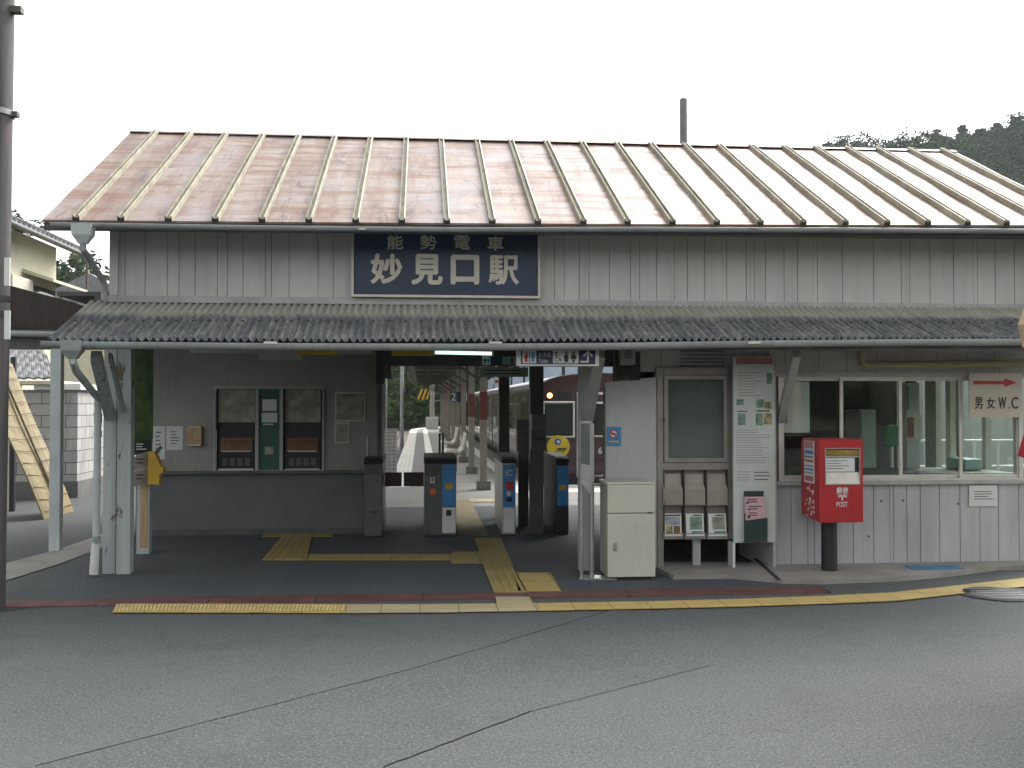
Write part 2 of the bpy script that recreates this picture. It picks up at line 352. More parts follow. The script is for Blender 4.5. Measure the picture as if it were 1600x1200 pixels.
def lettering(body, cx, cz, Y, h, m, parent, wd=None, bold=0, th=.003, name='lettering', mtx=None):
    me = text_mesh(body, 0); n = len(me.vertices); co = np.empty(n * 3); me.vertices.foreach_get('co', co); co = co.reshape(-1, 3)
    lo, hi = co.min(0), co.max(0); s = h / (hi[1] - lo[1]); sx = (wd / (hi[0] - lo[0])) if wd else s
    out = np.stack([(co[:, 0] - (lo[0] + hi[0]) / 2) * sx, np.where(co[:, 2] > 0, -th, 0), (co[:, 1] - (lo[1] + hi[1]) / 2) * s], 1)
    if mtx is None: out += np.array([cx, Y, cz])
    me.vertices.foreach_set('co', out.ravel())
    if bold:
        bm = bmesh.new(); bm.from_mesh(me); src = bm.verts[:] + bm.edges[:] + bm.faces[:]; e = bold * h
        for k, (dx, dz) in enumerate(((e, 0), (-e, 0), (0, e), (0, -e), (e * .7, e * .7), (-e * .7, -e * .7))):
            rr_ = bmesh.ops.duplicate(bm, geom=src); bmesh.ops.translate(bm, vec=(dx, -.0004 * (k + 1), dz), verts=[v for v in rr_['geom'] if isinstance(v, bmesh.types.BMVert)])
        bm.to_mesh(me); bm.free()
    if mtx is not None: me.transform(mtx)
    me.materials.clear(); me.materials.append(m); me.update()
    return link(name, me, parent)
def rows(mb, x0, x1, z0, z1, Y, n, seed=0, frac=.35, th=.002):
    rd = random.Random(seed); st = (z1 - z0) / n
    for k in range(n):
        zz = z1 - (k + .5) * st; a = x0; e = x1 - rd.uniform(0, .4) * (x1 - x0)
        mb.box(a, e, Y - th, Y, zz - st * frac / 2, zz + st * frac / 2)
    return mb
# ---------------------------------------------------------------- ground
def sheet(name, pts, m, z=None, kind='structure'):
    bm = bmesh.new(); vsx = [bm.verts.new((p[0], p[1], p[2] if z is None else z)) for p in pts]
    f = bm.faces.new(vsx)
    if f.normal.z < 0: f.normal_flip()
    bm.normal_update()
    if f.normal.z < 0: f.normal_flip()
    me = bpy.data.meshes.new(name); bm.to_mesh(me); bm.free(); me.materials.append(m)
    o = bpy.data.objects.new(name, me); C.objects.link(o); return struct(o, kind)
sheet('ground', [(-900, -900), (900, -900), (900, 900), (-900, 900)], M['soil'], -1.1)
sheet('road', [(-60, -30), (60, -30), (60, 12.4), (-3.45, 12.4), (-3.45, 60), (-60, 60)], M['asphalt'], 0)
sheet('road_patch', [G(-330, 1300), G(50, 1199), G(640, 1047), G(975, 948), G(1110, 1040), G(830, 1112), G(600, 1199), G(330, 1300)][::-1], M['patch'], .003)
sheet('concourse_floor', [(-3.3, 8.5), (3.2, 8.5), (3.2, 12.4), (-3.44, 12.4), (-3.44, 9.2)], M['floor'], .005)
mb = MB()
for p0, p1 in ((G(55, 1198), G(640, 1047)), (G(640, 1047), G(975, 948)), (G(600, 1199), G(830, 1112))):
    d = (p1 - p0).normalized(); n_ = 14; rj = random.Random(int(p0.x * 100)); s_ = Vector((-d.y, d.x, 0))
    cen = [p0.lerp(p1, k / n_) + s_ * (rj.uniform(-.004, .004) if 0 < k < n_ else 0) for k in range(n_ + 1)]; wd_ = [rj.uniform(.001, .003) for _ in cen]
    mb.prism([c_ - s_ * w_ for c_, w_ in zip(cen, wd_)] + [c_ + s_ * w_ for c_, w_ in reversed(list(zip(cen, wd_)))], (0, 0, .006))
struct(mb.build('road_joint', mat('dark joint', (.028, .027, .027), .9, .5, 3, 0)))
# tactile paving
def strip(name, left, right, m):
    bm = bmesh.new(); a = [bm.verts.new((p[0], p[1], .009)) for p in left]; b = [bm.verts.new((p[0], p[1], .009)) for p in right]
    for i in range(len(a) - 1): bm.faces.new((a[i], b[i], b[i + 1], a[i + 1]))
    bmesh.ops.recalc_face_normals(bm, faces=bm.faces[:])
    r = bmesh.ops.extrude_face_region(bm, geom=bm.faces[:]); bmesh.ops.translate(bm, vec=(0, 0, .006), verts=[e for e in r['geom'] if isinstance(e, bmesh.types.BMVert)])
    bmesh.ops.recalc_face_normals(bm, faces=bm.faces[:])
    me = bpy.data.meshes.new(name); bm.to_mesh(me); bm.free(); me.materials.append(m)
    o = bpy.data.objects.new(name, me); C.objects.link(o); return struct(o)
def gline(pts): return [G(x, y) for x, y in pts]
strip('tactile_paving', gline([(175, 959), (360, 959.5), (540, 960)]), gline([(188, 946), (360, 946), (540, 947)]), M['tact'])
strip('tactile_paving', gline([(541, 960), (690, 959), (842, 956.5)]), gline([(541, 947), (690, 946.5), (838, 945)]), M['tact_pale'])
strip('tactile_paving', gline([(843, 956.5), (1020, 953), (1150, 950), (1300, 945), (1400, 941), (1480, 932), (1560, 923), (1650, 913), (1900, 893), (2400, 868)]),
      gline([(839, 945), (1020, 942), (1150, 938.5), (1300, 933), (1395, 928), (1470, 920), (1550, 911), (1640, 901), (1900, 880), (2400, 855)]), M['tact'])
# the ribs and dots of the tactile tiles
mb = MB()
for k in range(60):
    x = 180 + k * 6.0
    if x > 538: break
    p, q = G(x, 957.5), G(x + 3.5, 948); p.z = q.z = .017; mb.bar(p, q, .018, .008)
struct(mb.build('tactile_ribs', mat('worn yellow rib', (.50, .40, .17), .8, .2, 12, .05)))
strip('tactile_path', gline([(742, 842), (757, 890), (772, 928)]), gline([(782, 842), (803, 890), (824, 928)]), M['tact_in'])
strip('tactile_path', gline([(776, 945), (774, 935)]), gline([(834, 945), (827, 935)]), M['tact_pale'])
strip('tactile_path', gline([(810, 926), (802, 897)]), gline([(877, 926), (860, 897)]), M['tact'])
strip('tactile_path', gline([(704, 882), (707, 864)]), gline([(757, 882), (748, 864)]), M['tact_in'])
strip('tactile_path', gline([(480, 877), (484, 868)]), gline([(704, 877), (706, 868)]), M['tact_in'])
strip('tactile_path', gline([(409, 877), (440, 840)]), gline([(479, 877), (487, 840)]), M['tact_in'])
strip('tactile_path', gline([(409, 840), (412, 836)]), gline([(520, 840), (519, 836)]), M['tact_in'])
mb = MB()
for k in range(4):
    p, q = G(750 + k * 8.5, 846), G(780 + k * 12.5, 926); p.z = q.z = .017; mb.bar(p, q, .03, .008)
for k in range(5):
    p, q = G(418 + k * 13, 874), G(445 + k * 9, 843); p.z = q.z = .017; mb.bar(p, q, .022, .008)
struct(mb.build('tactile_ribs', M['tact_in']))
# drain grating under the eave, a flat dark sheet painting the shade in its open end, and the rain gutter across the apron
o = B(-3.42, 3.45, 8.21, 8.46, -.02, .012, bev=.004).build('drain_grating', M['grate']); struct(o)
mb = MB()
for k in range(9): mb.box(-3.42 + k * .86 - .006, -3.42 + k * .86 + .006, 8.21, 8.46, .0, .0135)
struct(mb.build('grating_joint', M['dark']))
sheet('drain_opening_shade', [G(-10, 958), G(42, 951), G(78, 941), G(-10, 941)], M['dark'], .0045)
# concrete apron in front of the window wall, with a low kerb face
ap = [G(1140, 905), G(1215, 912), G(1285, 913), G(1400, 909), G(1480, 902), G(1560, 891), (6.6, 9.1, 0), (6.6, 9.6, 0), (3.3, 9.6, 0), (2.2, 9.75, 0), (2.3, 8.95, 0)]
MBa = MB().prism([(p[0], p[1], .0) for p in ap], (0, 0, .045)); struct(MBa.build('concrete_apron', M['concrete']))
gp0, gp1 = G(1180, 880), G(1217, 914); gp0.z = gp1.z = .047
struct(MB().bar(gp0, gp1, .035, .006).build('apron_drain', M['dark']))
sheet('side_pavement', [G(-60, 925), G(20, 905), G(90, 883), G(165, 855), G(210, 839), G(200, 826), G(165, 834), G(85, 861), G(10, 881), G(-60, 900)], M['concrete'], .008)
tag(B(4.62, 5.12, 9.02, 9.24, .043, .052).build('cover_plate', mat('dull blue plate', (.04, .16, .30), .55, .15, 6)), 'blue plate lying on the concrete apron below the window wall', 'plate')
mc = G(1562, 929)
t = thing('manhole_cover', 'round iron manhole cover beside the yellow tactile strip', 'manhole', (mc.x, mc.y, .004))
MB().disc((mc.x, mc.y, .003), .33, .008, 'Z', 40).build('rim', M['patch'], t)
mb = MB()
MB().disc((mc.x, mc.y, .004), .29, .011, 'Z', 40).build('lid', mat('cast iron', (.05, .05, .05), .6, .2, 8, .3, metal=.5), t)
for k in range(5):
    zz = -.2 + k * .1; mb.box(mc.x - .2, mc.x + .2, mc.y + zz - .015, mc.y + zz + .015, .013, .0165)
mb.build('rib', mat('worn iron', (.16, .16, .155), .5, .2, 9, .1), t)

# ---------------------------------------------------------------- station building
ST = thing('station_building', 'grey boarded single storey railway station with rusty tin roof and corrugated slate canopy', 'station', (1.6, 9.45, 0))
WY = 9.45; XL, XR = -2.81, 6.25
def boarded(name, x0, x1, z0, z1, Y, seams, m, parent, th=.06, slope=0):
    """boards with sunk joints and thin cover strips: one continuous profile, pulled up"""
    prof = [(x0, Y)]
    for x, kind in seams:
        if not x0 + .02 < x < x1 - .03: continue
        if kind == 0: prof += [(x - .004, Y), (x - .003, Y + .012), (x + .003, Y + .012), (x + .004, Y)]
        else: prof += [(x - .017, Y), (x - .016, Y - .004), (x + .016, Y - .004), (x + .017, Y), (x + .019, Y + .010), (x + .023, Y + .010), (x + .024, Y)]
    prof += [(x1, Y), (x1, Y + th), (x0, Y + th)]
    mb = MB(); mb.prism([(x, y, z0) for x, y in prof], (0, 0, z1 - z0))
    return mb.build(name, m, parent)
rd = random.Random(5)
def px_seams(pxs, Y): return [(A(p, 420, Y).x, k) for p, k in pxs]
up = [(192, 1), (227, 0), (258, 1), (280, 0), (305, 0), (340, 0), (352, 1), (380, 0), (415, 0), (421, 1), (452, 0), (497, 0), (521, 0), (866, 0), (878, 1), (905, 0), (917, 1), (952, 0), (985, 0), (996, 1), (1026, 0), (1050, 1), (1074, 0), (1101, 0), (1132, 1), (1166, 0), (1175, 1), (1196, 0), (1225, 0), (1246, 0), (1274, 1), (1316, 0), (1365, 0), (1408, 0), (1418, 1), (1453, 0), (1490, 0), (1524, 1), (1555, 0), (1585, 0), (1610, 1), (1650, 0)]
UW = boarded('upper_wall', XL, XR, 2.56, 3.36, WY, px_seams(up, WY), M['board'], ST)
# side wall and back of the upper storey
B(XL, XL + .06, WY + .062, 13.4, 2.5, 3.30).build('gable_wall', M['board'], ST)
MB().prism([(XL + .02, 9.2, 3.305), (XL + .02, 13.7, 3.305), (XL + .02, 11.5, 4.5)], (.05, 0, 0)).build('gable', M['board'], ST)
MB().box(XL - .03, XL + .045, WY - .03, WY - .002, 2.6, 3.22).build('corner_board', M['board'], ST)
MB().box(XL - .06, XR, WY - .045, WY - .003, 2.535, 2.595).build('trim_board', M['trim'], ST)
# roof: one bent sheet with an uneven eave, plus the back slope
def eave_z(x): return 3.185 + (x + 3.24) / 9.7 * .115 - .012 * math.sin((x + 3.24) / 9.7 * 3.14)
def ridge_z(x): return 4.66 - .012 * math.sin((x + 3.24) / 9.7 * 3.14)
EY, RY, BY = 8.88, 11.5, 14.1
bm = bmesh.new(); nx = 48; rws = 8; grid = []
rr = random.Random(3)
for j in range(rws * 2 + 1):
    row = []
    for i in range(nx + 1):
        x = -3.24 + 9.67 * i / nx
        tt = j / rws if j <= rws else 2 - j / rws
        y = EY + (RY - EY) * j / rws if j <= rws else RY + (BY - RY) * (j / rws - 1)
        z = eave_z(x) + (ridge_z(x) - eave_z(x)) * tt + (rr.uniform(-.006, .006) if 0 < j < rws else 0)
        row.append(bm.verts.new((x, y, z)))
    grid.append(row)
for j in range(rws * 2):
    for i in range(nx): bm.faces.new((grid[j][i], grid[j][i + 1], grid[j + 1][i + 1], grid[j + 1][i]))
bmesh.ops.recalc_face_normals(bm, faces=bm.faces[:])
me = bpy.data.meshes.new('roof'); bm.to_mesh(me); bm.free(); me.materials.append(M['roof'])
ROOF = link('roof', me, ST); ROOF['label'] = 'rusty pinkish tin roof with standing battens'
sm = ROOF.modifiers.new('s', 'SOLIDIFY'); sm.thickness = .02; sm.offset = -1
epx = [120, 190, 264, 337, 410, 483, 556, 628, 698, 769, 840, 911, 980, 1050, 1119, 1187, 1254, 1320, 1385, 1448, 1510, 1571]
xs = [A(p, 350, EY).x for p in epx]; xs += [xs[-1] + .405, xs[-1] + .80]
for k, x in enumerate(xs):
    mb = MB(); tilt = rr.uniform(-.012, .012)
    xr = x + .02 * (6.43 - x) / 9.7 * 0 + tilt
    a, b = Vector((x, EY - .015, eave_z(x) + .001)), Vector((xr, RY - .01, ridge_z(x) + .002))
    d = (b - a).normalized(); nrm = Vector((0, -d.z, d.y)); s = Vector((1, 0, 0))
    prof = [(-.031, -.01), (-.029, .038), (-.017, .042), (-.013, .010), (.013, .010), (.017, .042), (.029, .038), (.031, -.01)]
    mb.prism([a + s * u + nrm * v for u, v in prof], b - a)
    bt = mb.build('batten', M['batten'], ROOF)
    cap = MB(); cap.prism([a - Vector((0, .006, .012)) + s * u + nrm * v for u, v in ((-.028, .0), (-.028, .032), (.028, .032), (.028, .0))], (0, .005, 0)); 
    cap.build('batten_end', M['batten_end'], ROOF)
mb = MB(); mb.prism([(-3.25, RY - .07, ridge_z(-3.2) - .018), (-3.25, RY, ridge_z(-3.2) + .016), (-3.25, RY + .07, ridge_z(-3.2) - .018), (-3.25, RY, ridge_z(-3.2) - .012)], (9.69, 0, -.0)); mb.build('ridge_cap', M['roof'], ROOF)
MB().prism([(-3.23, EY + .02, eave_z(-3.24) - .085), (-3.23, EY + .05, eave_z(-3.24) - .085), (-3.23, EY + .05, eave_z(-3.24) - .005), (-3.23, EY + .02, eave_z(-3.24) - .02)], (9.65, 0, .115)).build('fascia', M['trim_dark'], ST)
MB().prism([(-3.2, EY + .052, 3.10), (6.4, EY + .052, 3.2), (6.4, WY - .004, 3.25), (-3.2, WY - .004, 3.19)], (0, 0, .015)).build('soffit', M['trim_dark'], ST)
ch = A(1068, 220, 12.0)
fl = MB().tube([(ch.x, 12, 4.2), (ch.x, 12, 5.34), (ch.x, 12, 5.36), (ch.x, 12, 5.37)], [.047, .047, .044, .03], 16).build('flue_pipe', mat('grey flue', (.14, .145, .14), .7, .25, 4, .05, dirt=.5, dirtcol=(.25, .25, .24)), ST, smooth=True)
# gutters, hoppers and downpipes
def gutter(name, pts, r, joints=()):
    mb = MB(); n = 10
    pts = [Vector(p) for p in pts]; prof = [(-r, r * .25), (-r, 0)] + [(-r * math.cos(math.pi * k / n), -r * math.sin(math.pi * k / n)) for k in range(1, n)] + [(r, 0), (r, r * .25)]
    prof2 = [(u * .86, v * .86 + .004) for u, v in prof]
    rings = [[mb.bm.verts.new(p + Vector((0, u, v))) for u, v in prof + prof2[::-1]] for p in pts]
    k = len(rings[0])
    for a, b in zip(rings, rings[1:]):
        for i in range(k): mb.bm.faces.new((a[i], a[(i + 1) % k], b[(i + 1) % k], b[i]))
    mb.bm.faces.new(rings[0][::-1]); mb.bm.faces.new(rings[-1])
    g = mb.build(name, M['gutter'], ST, smooth=False)
    for x in joints:
        q = next(((pts[i], pts[i + 1]) for i in range(len(pts) - 1) if pts[i].x <= x <= pts[i + 1].x), None)
        if q:
            f = (x - q[0].x) / (q[1].x - q[0].x); p = q[0].lerp(q[1], f)
            j = MB(); rj = r + .003
            ring = [p + Vector((-.012, -rj * math.cos(math.pi * k / 8), -rj * math.sin(math.pi * k / 8))) for k in range(9)]
            j.prism(ring, (.024, 0, 0)); j.build('gutter_joint', M['gutter'], g)
    return g
G1 = gutter('gutter', [A(x, y + 3, EY - .05) for x, y in ((80, 347), (170, 348), (420, 352), (720, 355), (1000, 354), (1300, 355), (1600, 357), (1700, 358))], .030, [A(x, 350, EY - .05).x for x in (310, 560, 840, 1180, 1385, 1530)])
GY = 8.44
G2 = gutter('gutter', [A(x, y + 0, GY) for x, y in ((66, 536), (200, 537), (420, 539), (700, 540), (930, 539), (1180, 535), (1400, 533), (1620, 532), (1720, 531))], .045, [A(x, 540, GY).x for x in (205, 318, 550, 790, 880, 1010, 1120, 1262, 1395, 1530)])
for x in (423, 774, 1178):
    p = A(x, 535, GY - .03); B(p.x - .055, p.x + .055, GY - .052, GY + .02, p.z - .012, p.z + .006).build('gutter_clip', M['alu'], ST)
for x, yy, k in ((566, 358, 0), (1180, 356, 0)):
    p = A(x, yy, EY - .09); B(p.x - .03, p.x + .03, EY - .1, EY - .07, p.z - .006, p.z + .006).build('gutter_clip', M['alu'], ST)
def hopper(top, m, w=.09, d=.07, h=.13):
    mb = MB(); x, y, z = top; prof = [(0, 1), (.55, .92), (.8, .62), (1, .42)]; rings = []
    for f, s in prof:
        rings.append([mb.bm.verts.new((x + sx * w * s, y + sy * d * s, z - h * f)) for sx, sy in ((-1, -1), (1, -1), (1, 1), (-1, 1))])
    for a, b in zip(rings, rings[1:]):
        for k in range(4): mb.bm.faces.new((a[k], a[(k + 1) % 4], b[(k + 1) % 4], b[k]))
    mb.bm.faces.new(rings[0]); mb.bm.faces.new(rings[-1]); return mb
h1 = A(130, 350, EY - .05); dp1 = MB().tube([h1 + Vector((0, 0, -.11)), h1 + Vector((0, 0, -.22)), A(134, 396, 8.95), A(162, 440, 9.3), A(163, 452, 9.32), A(163, 470, 9.32)], .028, 12).build('downpipe', M['gutter'], ST, smooth=True)
hopper(h1 + Vector((0, 0, -.01)), M['pipe'], .085, .065, .16).build('hopper', M['pipe'], dp1)
h2 = A(114, 532, GY); dp2 = MB().tube([h2 + Vector((0, 0, -.1)), h2 + Vector((0, 0, -.17)), A(119, 580, 8.6), A(153, 622, 9.5), A(153, 640, 9.55), A(152, 720, 9.58), A(150, 840, 9.6), A(147, 896, 9.6)], [.03, .03, .032, .032, .032, .032, .032, .036], 12).build('downpipe', M['pipe'], ST, smooth=True)
hopper(h2 + Vector((0, 0, -.0)), M['gutter'], .085, .065, .15).build('hopper', M['gutter'], dp2)
for y0, y1, mm in ((645, 662, 'black'), (673, 681, 'gutter'), (838, 846, 'gutter')):
    p, q = A(153 - (y0 > 800) * 2, y0, 9.575), A(153 - (y0 > 800) * 2, y1, 9.575); MB().tube([p, q], .037, 12).build('pipe_band', M[mm], dp2, smooth=True)
MB().tube([A(149.5, 850, 9.6), A(146.5, 897, 9.6)], [.038, .042], 12).build('pipe_foot', M['white'], dp2, smooth=True)
# corrugated slate canopy
def canopy():
    wl, seg = .0635, 8; x0, x1 = -3.02, 6.4; n = int((x1 - x0) / wl * seg); rw = 12; rd = random.Random(9)
    sheets = {}
    co = np.zeros(((rw + 1) * (n + 1), 3)); 
    for i in range(n + 1):
        x = x0 + i * wl / seg; k = int((x - x0) / .66)
        if k not in sheets: sheets[k] = (rd.uniform(-.012, .012), rd.uniform(-.002, .004))
        oy, oz = sheets[k]
        for j in range(rw + 1):
            f = j / rw
            y = 8.42 + oy * (1 - f) + (WY + .015 - 8.42) * f
            zb = A(800, 536, 8.42).z + .012 + (x - x0) / 9.7 * .06; zt = 2.545 + (x - x0) / 9.7 * .03
            if f > 0: pass
            z = zb + (zt - zb) * f + .017 * math.sin(2 * math.pi * (x - x0) / wl) + oz * (1 - f) - .012 * math.sin(math.pi * (x - x0) / 9.7 * 2) * (1 - f) * .4
            co[j * (n + 1) + i] = (x, y, z)
    fs = [(j * (n + 1) + i, j * (n + 1) + i + 1, (j + 1) * (n + 1) + i + 1, (j + 1) * (n + 1) + i) for j in range(rw) for i in range(n)]
    me = bpy.data.meshes.new('canopy_roof'); me.from_pydata(co.tolist(), [], fs); me.update(); me.materials.append(M['slate'])
    o = link('canopy_roof', me, ST); s = o.modifiers.new('s', 'SOLIDIFY'); s.thickness = .008; s.offset = -1; return o
CAN = canopy()
hb = None
for k in range(70):
    x = -2.9 + k * .1385; f = .28
    if hb is None:
        hb = MB().disc((x, 8.42 + 1.04 * f, 2.16 + .39 * f + .033), .011, .012, 'Z', 8).build('hook_bolt', M['black'], CAN)
    else:
        o = hb.copy(); C.objects.link(o); o.parent = CAN; o.location = (k * .1385, 0, k * .0007)
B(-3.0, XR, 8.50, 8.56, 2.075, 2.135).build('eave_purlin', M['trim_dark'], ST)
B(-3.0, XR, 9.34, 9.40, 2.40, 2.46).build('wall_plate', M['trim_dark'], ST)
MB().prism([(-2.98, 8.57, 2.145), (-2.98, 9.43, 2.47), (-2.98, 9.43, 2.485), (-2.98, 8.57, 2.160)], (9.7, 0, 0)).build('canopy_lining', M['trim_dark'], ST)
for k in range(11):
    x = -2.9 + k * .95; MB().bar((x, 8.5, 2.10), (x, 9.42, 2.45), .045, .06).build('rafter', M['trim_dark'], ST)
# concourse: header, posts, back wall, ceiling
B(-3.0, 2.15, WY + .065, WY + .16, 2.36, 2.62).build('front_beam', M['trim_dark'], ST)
B(-3.4, 6.14, 9.7, 13.19, 2.62, 2.66).build('ceiling', M['ceil'], ST)
def post(x0, x1, y0, y1, y, d, m, ztop=2.5):
    a, b = A(x0, (y0 + y1) / 2, y).x, A(x1, (y0 + y1) / 2, y).x
    return MB().box(a, b, y, y + d, 0, ztop, bev=.006).build('post', m, ST)
post(161, 181.5, 545, 897, 9.73, .11, M['post']); post(182.3, 204, 545, 897, 9.70, .13, M['post'])
post(214, 234, 545, 866, 10.98, .12, M['post'], 2.6)
b2 = pbox(219, 757, 230, 855, 10.972, .006); b2.build('worn_strip', M['warmwood'], ST)
def bracket(p, q, wd=.07, dp=.10): return MB().bar(p, q, wd, dp).build('bracket', M['post' if p[0] < 0 else 'trim'], ST)
bracket(A(172, 650, 9.72), A(150, 556, 8.75), .085, .10); bracket(A(193, 640, 9.68), A(172, 556, 8.85), .03, .06)
bracket(A(1220, 655, WY - .03), A(1244, 553, 8.72), .07, .09)
bracket(A(918, 650, 9.45), A(936, 553, 8.72), .10, .11)
post(905, 926, 545, 660, 9.50, .1, M['trim'], 2.5)
# back wall of the concourse (ticket office)
BW = 12.5
x0w, x1w = -3.44, A(589, 700, BW).x
wx0, wx1, wz0, wz1 = PR(335, 605, 506, 737, BW)
mb = MB(); TZ = 2.62
for (a, b, c, d) in ((x0w, wx0, 0.78, TZ), (wx1, x1w, .78, TZ), (wx0, wx1, wz1, TZ), (wx0, wx1, .78, wz0)): mb.box(a, b, BW, BW + .12, c, d)
bmesh.ops.remove_doubles(mb.bm, verts=mb.bm.verts[:], dist=.0005)
BWALL = mb.build('back_wall', M['plaster'], ST)
B(x0w, x1w, BW + .012, BW + .12, .06, .765).build('dado', M['plaster_low'], ST)
B(x0w, x1w - .003, BW - .06, BW + .10, .745, .785, bev=.005).build('ledge', M['trim_dark'], ST)
B(x0w, x1w, BW - .015, BW + .1, 0, .07).build('skirting', M['trim_dark'], ST)
# ticket window: frame, two recesses for the machines, green middle panel
TW = MB(); fw = .022
TW.box(wx0 - .01, wx1 + .01, BW - .03, BW + .02, wz1 - fw, wz1 + .01); TW.box(wx0 - .01, wx1 + .01, BW - .045, BW + .02, wz0 - .012, wz0 + fw)
for p in (336, 505): 
    x = A(p, 670, BW).x; TW.box(x - .012, x + .012, BW - .03, BW + .02, wz0 + fw + .001, wz1 - fw - .001)
for p in (402, 440):
    x = A(p, 670, BW).x; TW.box(x - .02, x + .02, BW - .035, BW + .02, wz0 + fw + .001, wz1 - fw - .001)
TWO = TW.build('ticket_window', M['trim'], ST)
gx0, gx1, gz0, gz1 = PR(405, 607, 438, 735, BW)
B(gx0, gx1, BW - .012, BW + .02, gz0, gz1).build('centre_panel', M['green'], TWO)
for (a, b, c, d) in ((410, 624, 432, 642), (409, 645, 433, 660), (411, 662, 427, 664)): pbox(a, b, c, d, BW - .017, .003).build('notice_sheet', M['paper'], TWO)
pbox(414, 698, 427, 710, BW - .017, .003).build('notice_sheet', M['map'], TWO)
B(wx0, wx1, BW + .13, BW + .16, wz0 - .05, wz1 + .05).build('recess_back', M['dark'], TWO)
TMg = 'ticket machines in the office window'
for (a, b, lab) in ((338, 400, 'dark ticket machine left of the green panel under a folded fare map'), (442, 503, 'dark ticket machine right of the green panel under a glinting fare map')):
    X0, X1, Z0, Z1 = PR(a, 606, b, 736, BW); t = thing('ticket_machine', lab, 'ticket machine', ((X0 + X1) / 2, BW + .05, Z0), TMg)
    zz = lambda py: A((a + b) / 2, py, BW).z
    B(X0 + .02, X1 - .02, BW + .03, BW + .12, Z0 + .03, zz(661)).build('body', M['black'], t)
    mpm = MB().box(X0 + .02, X1 - .02, BW + .02, BW + .03, zz(660), Z1 - .02); mpm.build('fare_map', M['map'], t)
    mb = MB(); mb.prism([(X0 + .05, BW - .01, zz(703)), (X0 + .05, BW + .03, zz(684)), (X0 + .05, BW + .03, zz(706))], (X1 - X0 - .1, 0, 0)); tr = mb.build('tray', M['amber'], t)
    B(X0 + .06, X1 - .06, BW - .014, BW - .002, zz(706), zz(704)).build('tray_edge', M['cream'], t)
    mb = MB()
    for q in range(3): mb.box(X0 + .08, X1 - .09, BW + .008, BW + .012, zz(690 + q * 4.5), zz(688.7 + q * 4.5))
    mb.build('button_row', M['black'], tr)
    mb = MB()
    for q in range(4): mb.box(X0 + .07 + q * .09, X0 + .13 + q * .09, BW + .022, BW + .029, zz(728), zz(716))
    mb.build('slot_panel', M['gate'], t)
    B(X0 + .03, X1 - .03, BW - .02, BW + .01, Z0 + .012, Z0 + .03).build('sill_strip', M['white'], t)
# header over the gates
HY = 12.35
hz = A(750, 572, HY).z
B(x1w + .002, 3.1, HY, HY + .15, hz, 2.615).build('header_beam', M['trim_dark'], ST)
X0, X1, Z0, Z1 = PR(588, 560, 600, 600, HY); B(X0, X1, HY - .1, HY - .002, Z0, 2.6).build('beam_end', M['dark'], ST)
X0, X1, Z0, Z1 = PR(600.5, 570, 612, 592, HY); t = tag(B(X0, X1, HY - .14, HY - .105, Z0, Z1, bev=.004).build('speaker_box', M['coldark']), 'small brown box fixed under the header at the end of the office wall', 'box')
B(x1w + .004, x1w + .06, BW, BW + 1.0, 0, 2.6).build('office_end_wall', M['trim_dark'], ST)
# concourse right back column and boxes
cx0, cx1, _, _ = PR(827, 560, 848, 835, 12.3)
B(cx0, cx1, 12.2, 12.34, .0, 2.6, bev=.006).build('column', M['coldark'], ST)
# window wall on the right
bx0 = A(1213, 700, WY).x
sz = A(1400, 752, WY).z
low = [(1236, 0), (1262, 0), (1272, 0), (1304, 0), (1333, 0), (1365, 0), (1393, 1), (1417, 0), (1438, 0), (1468, 0), (1500, 0), (1531, 0), (1560, 0), (1592, 0), (1620, 1)]
LW = boarded('lower_wall', bx0, XR, .03, sz - .012, WY, [(A(p, 800, WY).x, k) for p, k in low], M['board_low'], ST)
for kx, ky in ((1377, 783), (1411, 782), (1357, 838), (1497, 787)):
    p = A(kx, ky, WY); MB().disc((p.x, WY - .004, p.z), .011, .006, 'Y', 10).build('rusty_bolt', mat('rusty bolt', (.10, .055, .04), .8), LW)
MB().box(bx0 - .02, XR, WY - .05, WY + .02, sz - .03, sz + .008, bev=.004).build('sill_board', M['trim'], ST)
wtop = A(1400, 589, WY).z
boarded('lintel_wall', 1.95, XR, wtop + .045, 2.50, WY + .01, [(2.0 + k * .31, k % 3 == 0) for k in range(1, 16)], M['board'], ST)
MB().box(bx0 - .02, XR, WY - .03, WY + .03, wtop + .0, wtop + .045).build('lintel', M['trim'], ST)
# windows: aluminium frame, four sashes, panes
def sash(pa, pb, y, name='window'):
    X0, X1, Z0, Z1 = PR(pa, 591, pb, 746, y); f = .026; mb = MB()
    Z0 = sz + .028; Z1 = wtop - .012
    mb.box(X0, X0 + f, y, y + .025, Z0, Z1); mb.box(X1 - f, X1, y, y + .025, Z0, Z1)
    mb.box(X0 + f, X1 - f, y, y + .025, Z0, Z0 + f * 1.3); mb.box(X0 + f, X1 - f, y, y + .025, Z1 - f, Z1)
    bmesh.ops.remove_doubles(mb.bm, verts=mb.bm.verts[:], dist=.0005)
    s = mb.build(name, M['alu'], ST)
    B(X0 + f, X1 - f, y + .010, y + .014, Z0 + f * 1.3, Z1 - f).build('pane', M['glass'], s)
    return s
fr = MB(); fx0, fx1, _, _ = PR(1216, 589, 1597, 748, WY)
fr.box(fx0, fx0 + .04, WY - .012, WY + .09, sz + .009, wtop - .001); fr.box(fx1 - .04, fx1, WY - .012, WY + .09, sz + .009, wtop - .001)
fr.box(fx0 + .04, fx1 - .04, WY - .02, WY + .09, sz + .009, sz + .027); fr.box(fx0 + .04, fx1 - .04, WY - .016, WY + .09, wtop - .012, wtop - .001)
bmesh.ops.remove_doubles(fr.bm, verts=fr.bm.verts[:], dist=.0005)
fr.build('window_frame', M['alu'], ST)
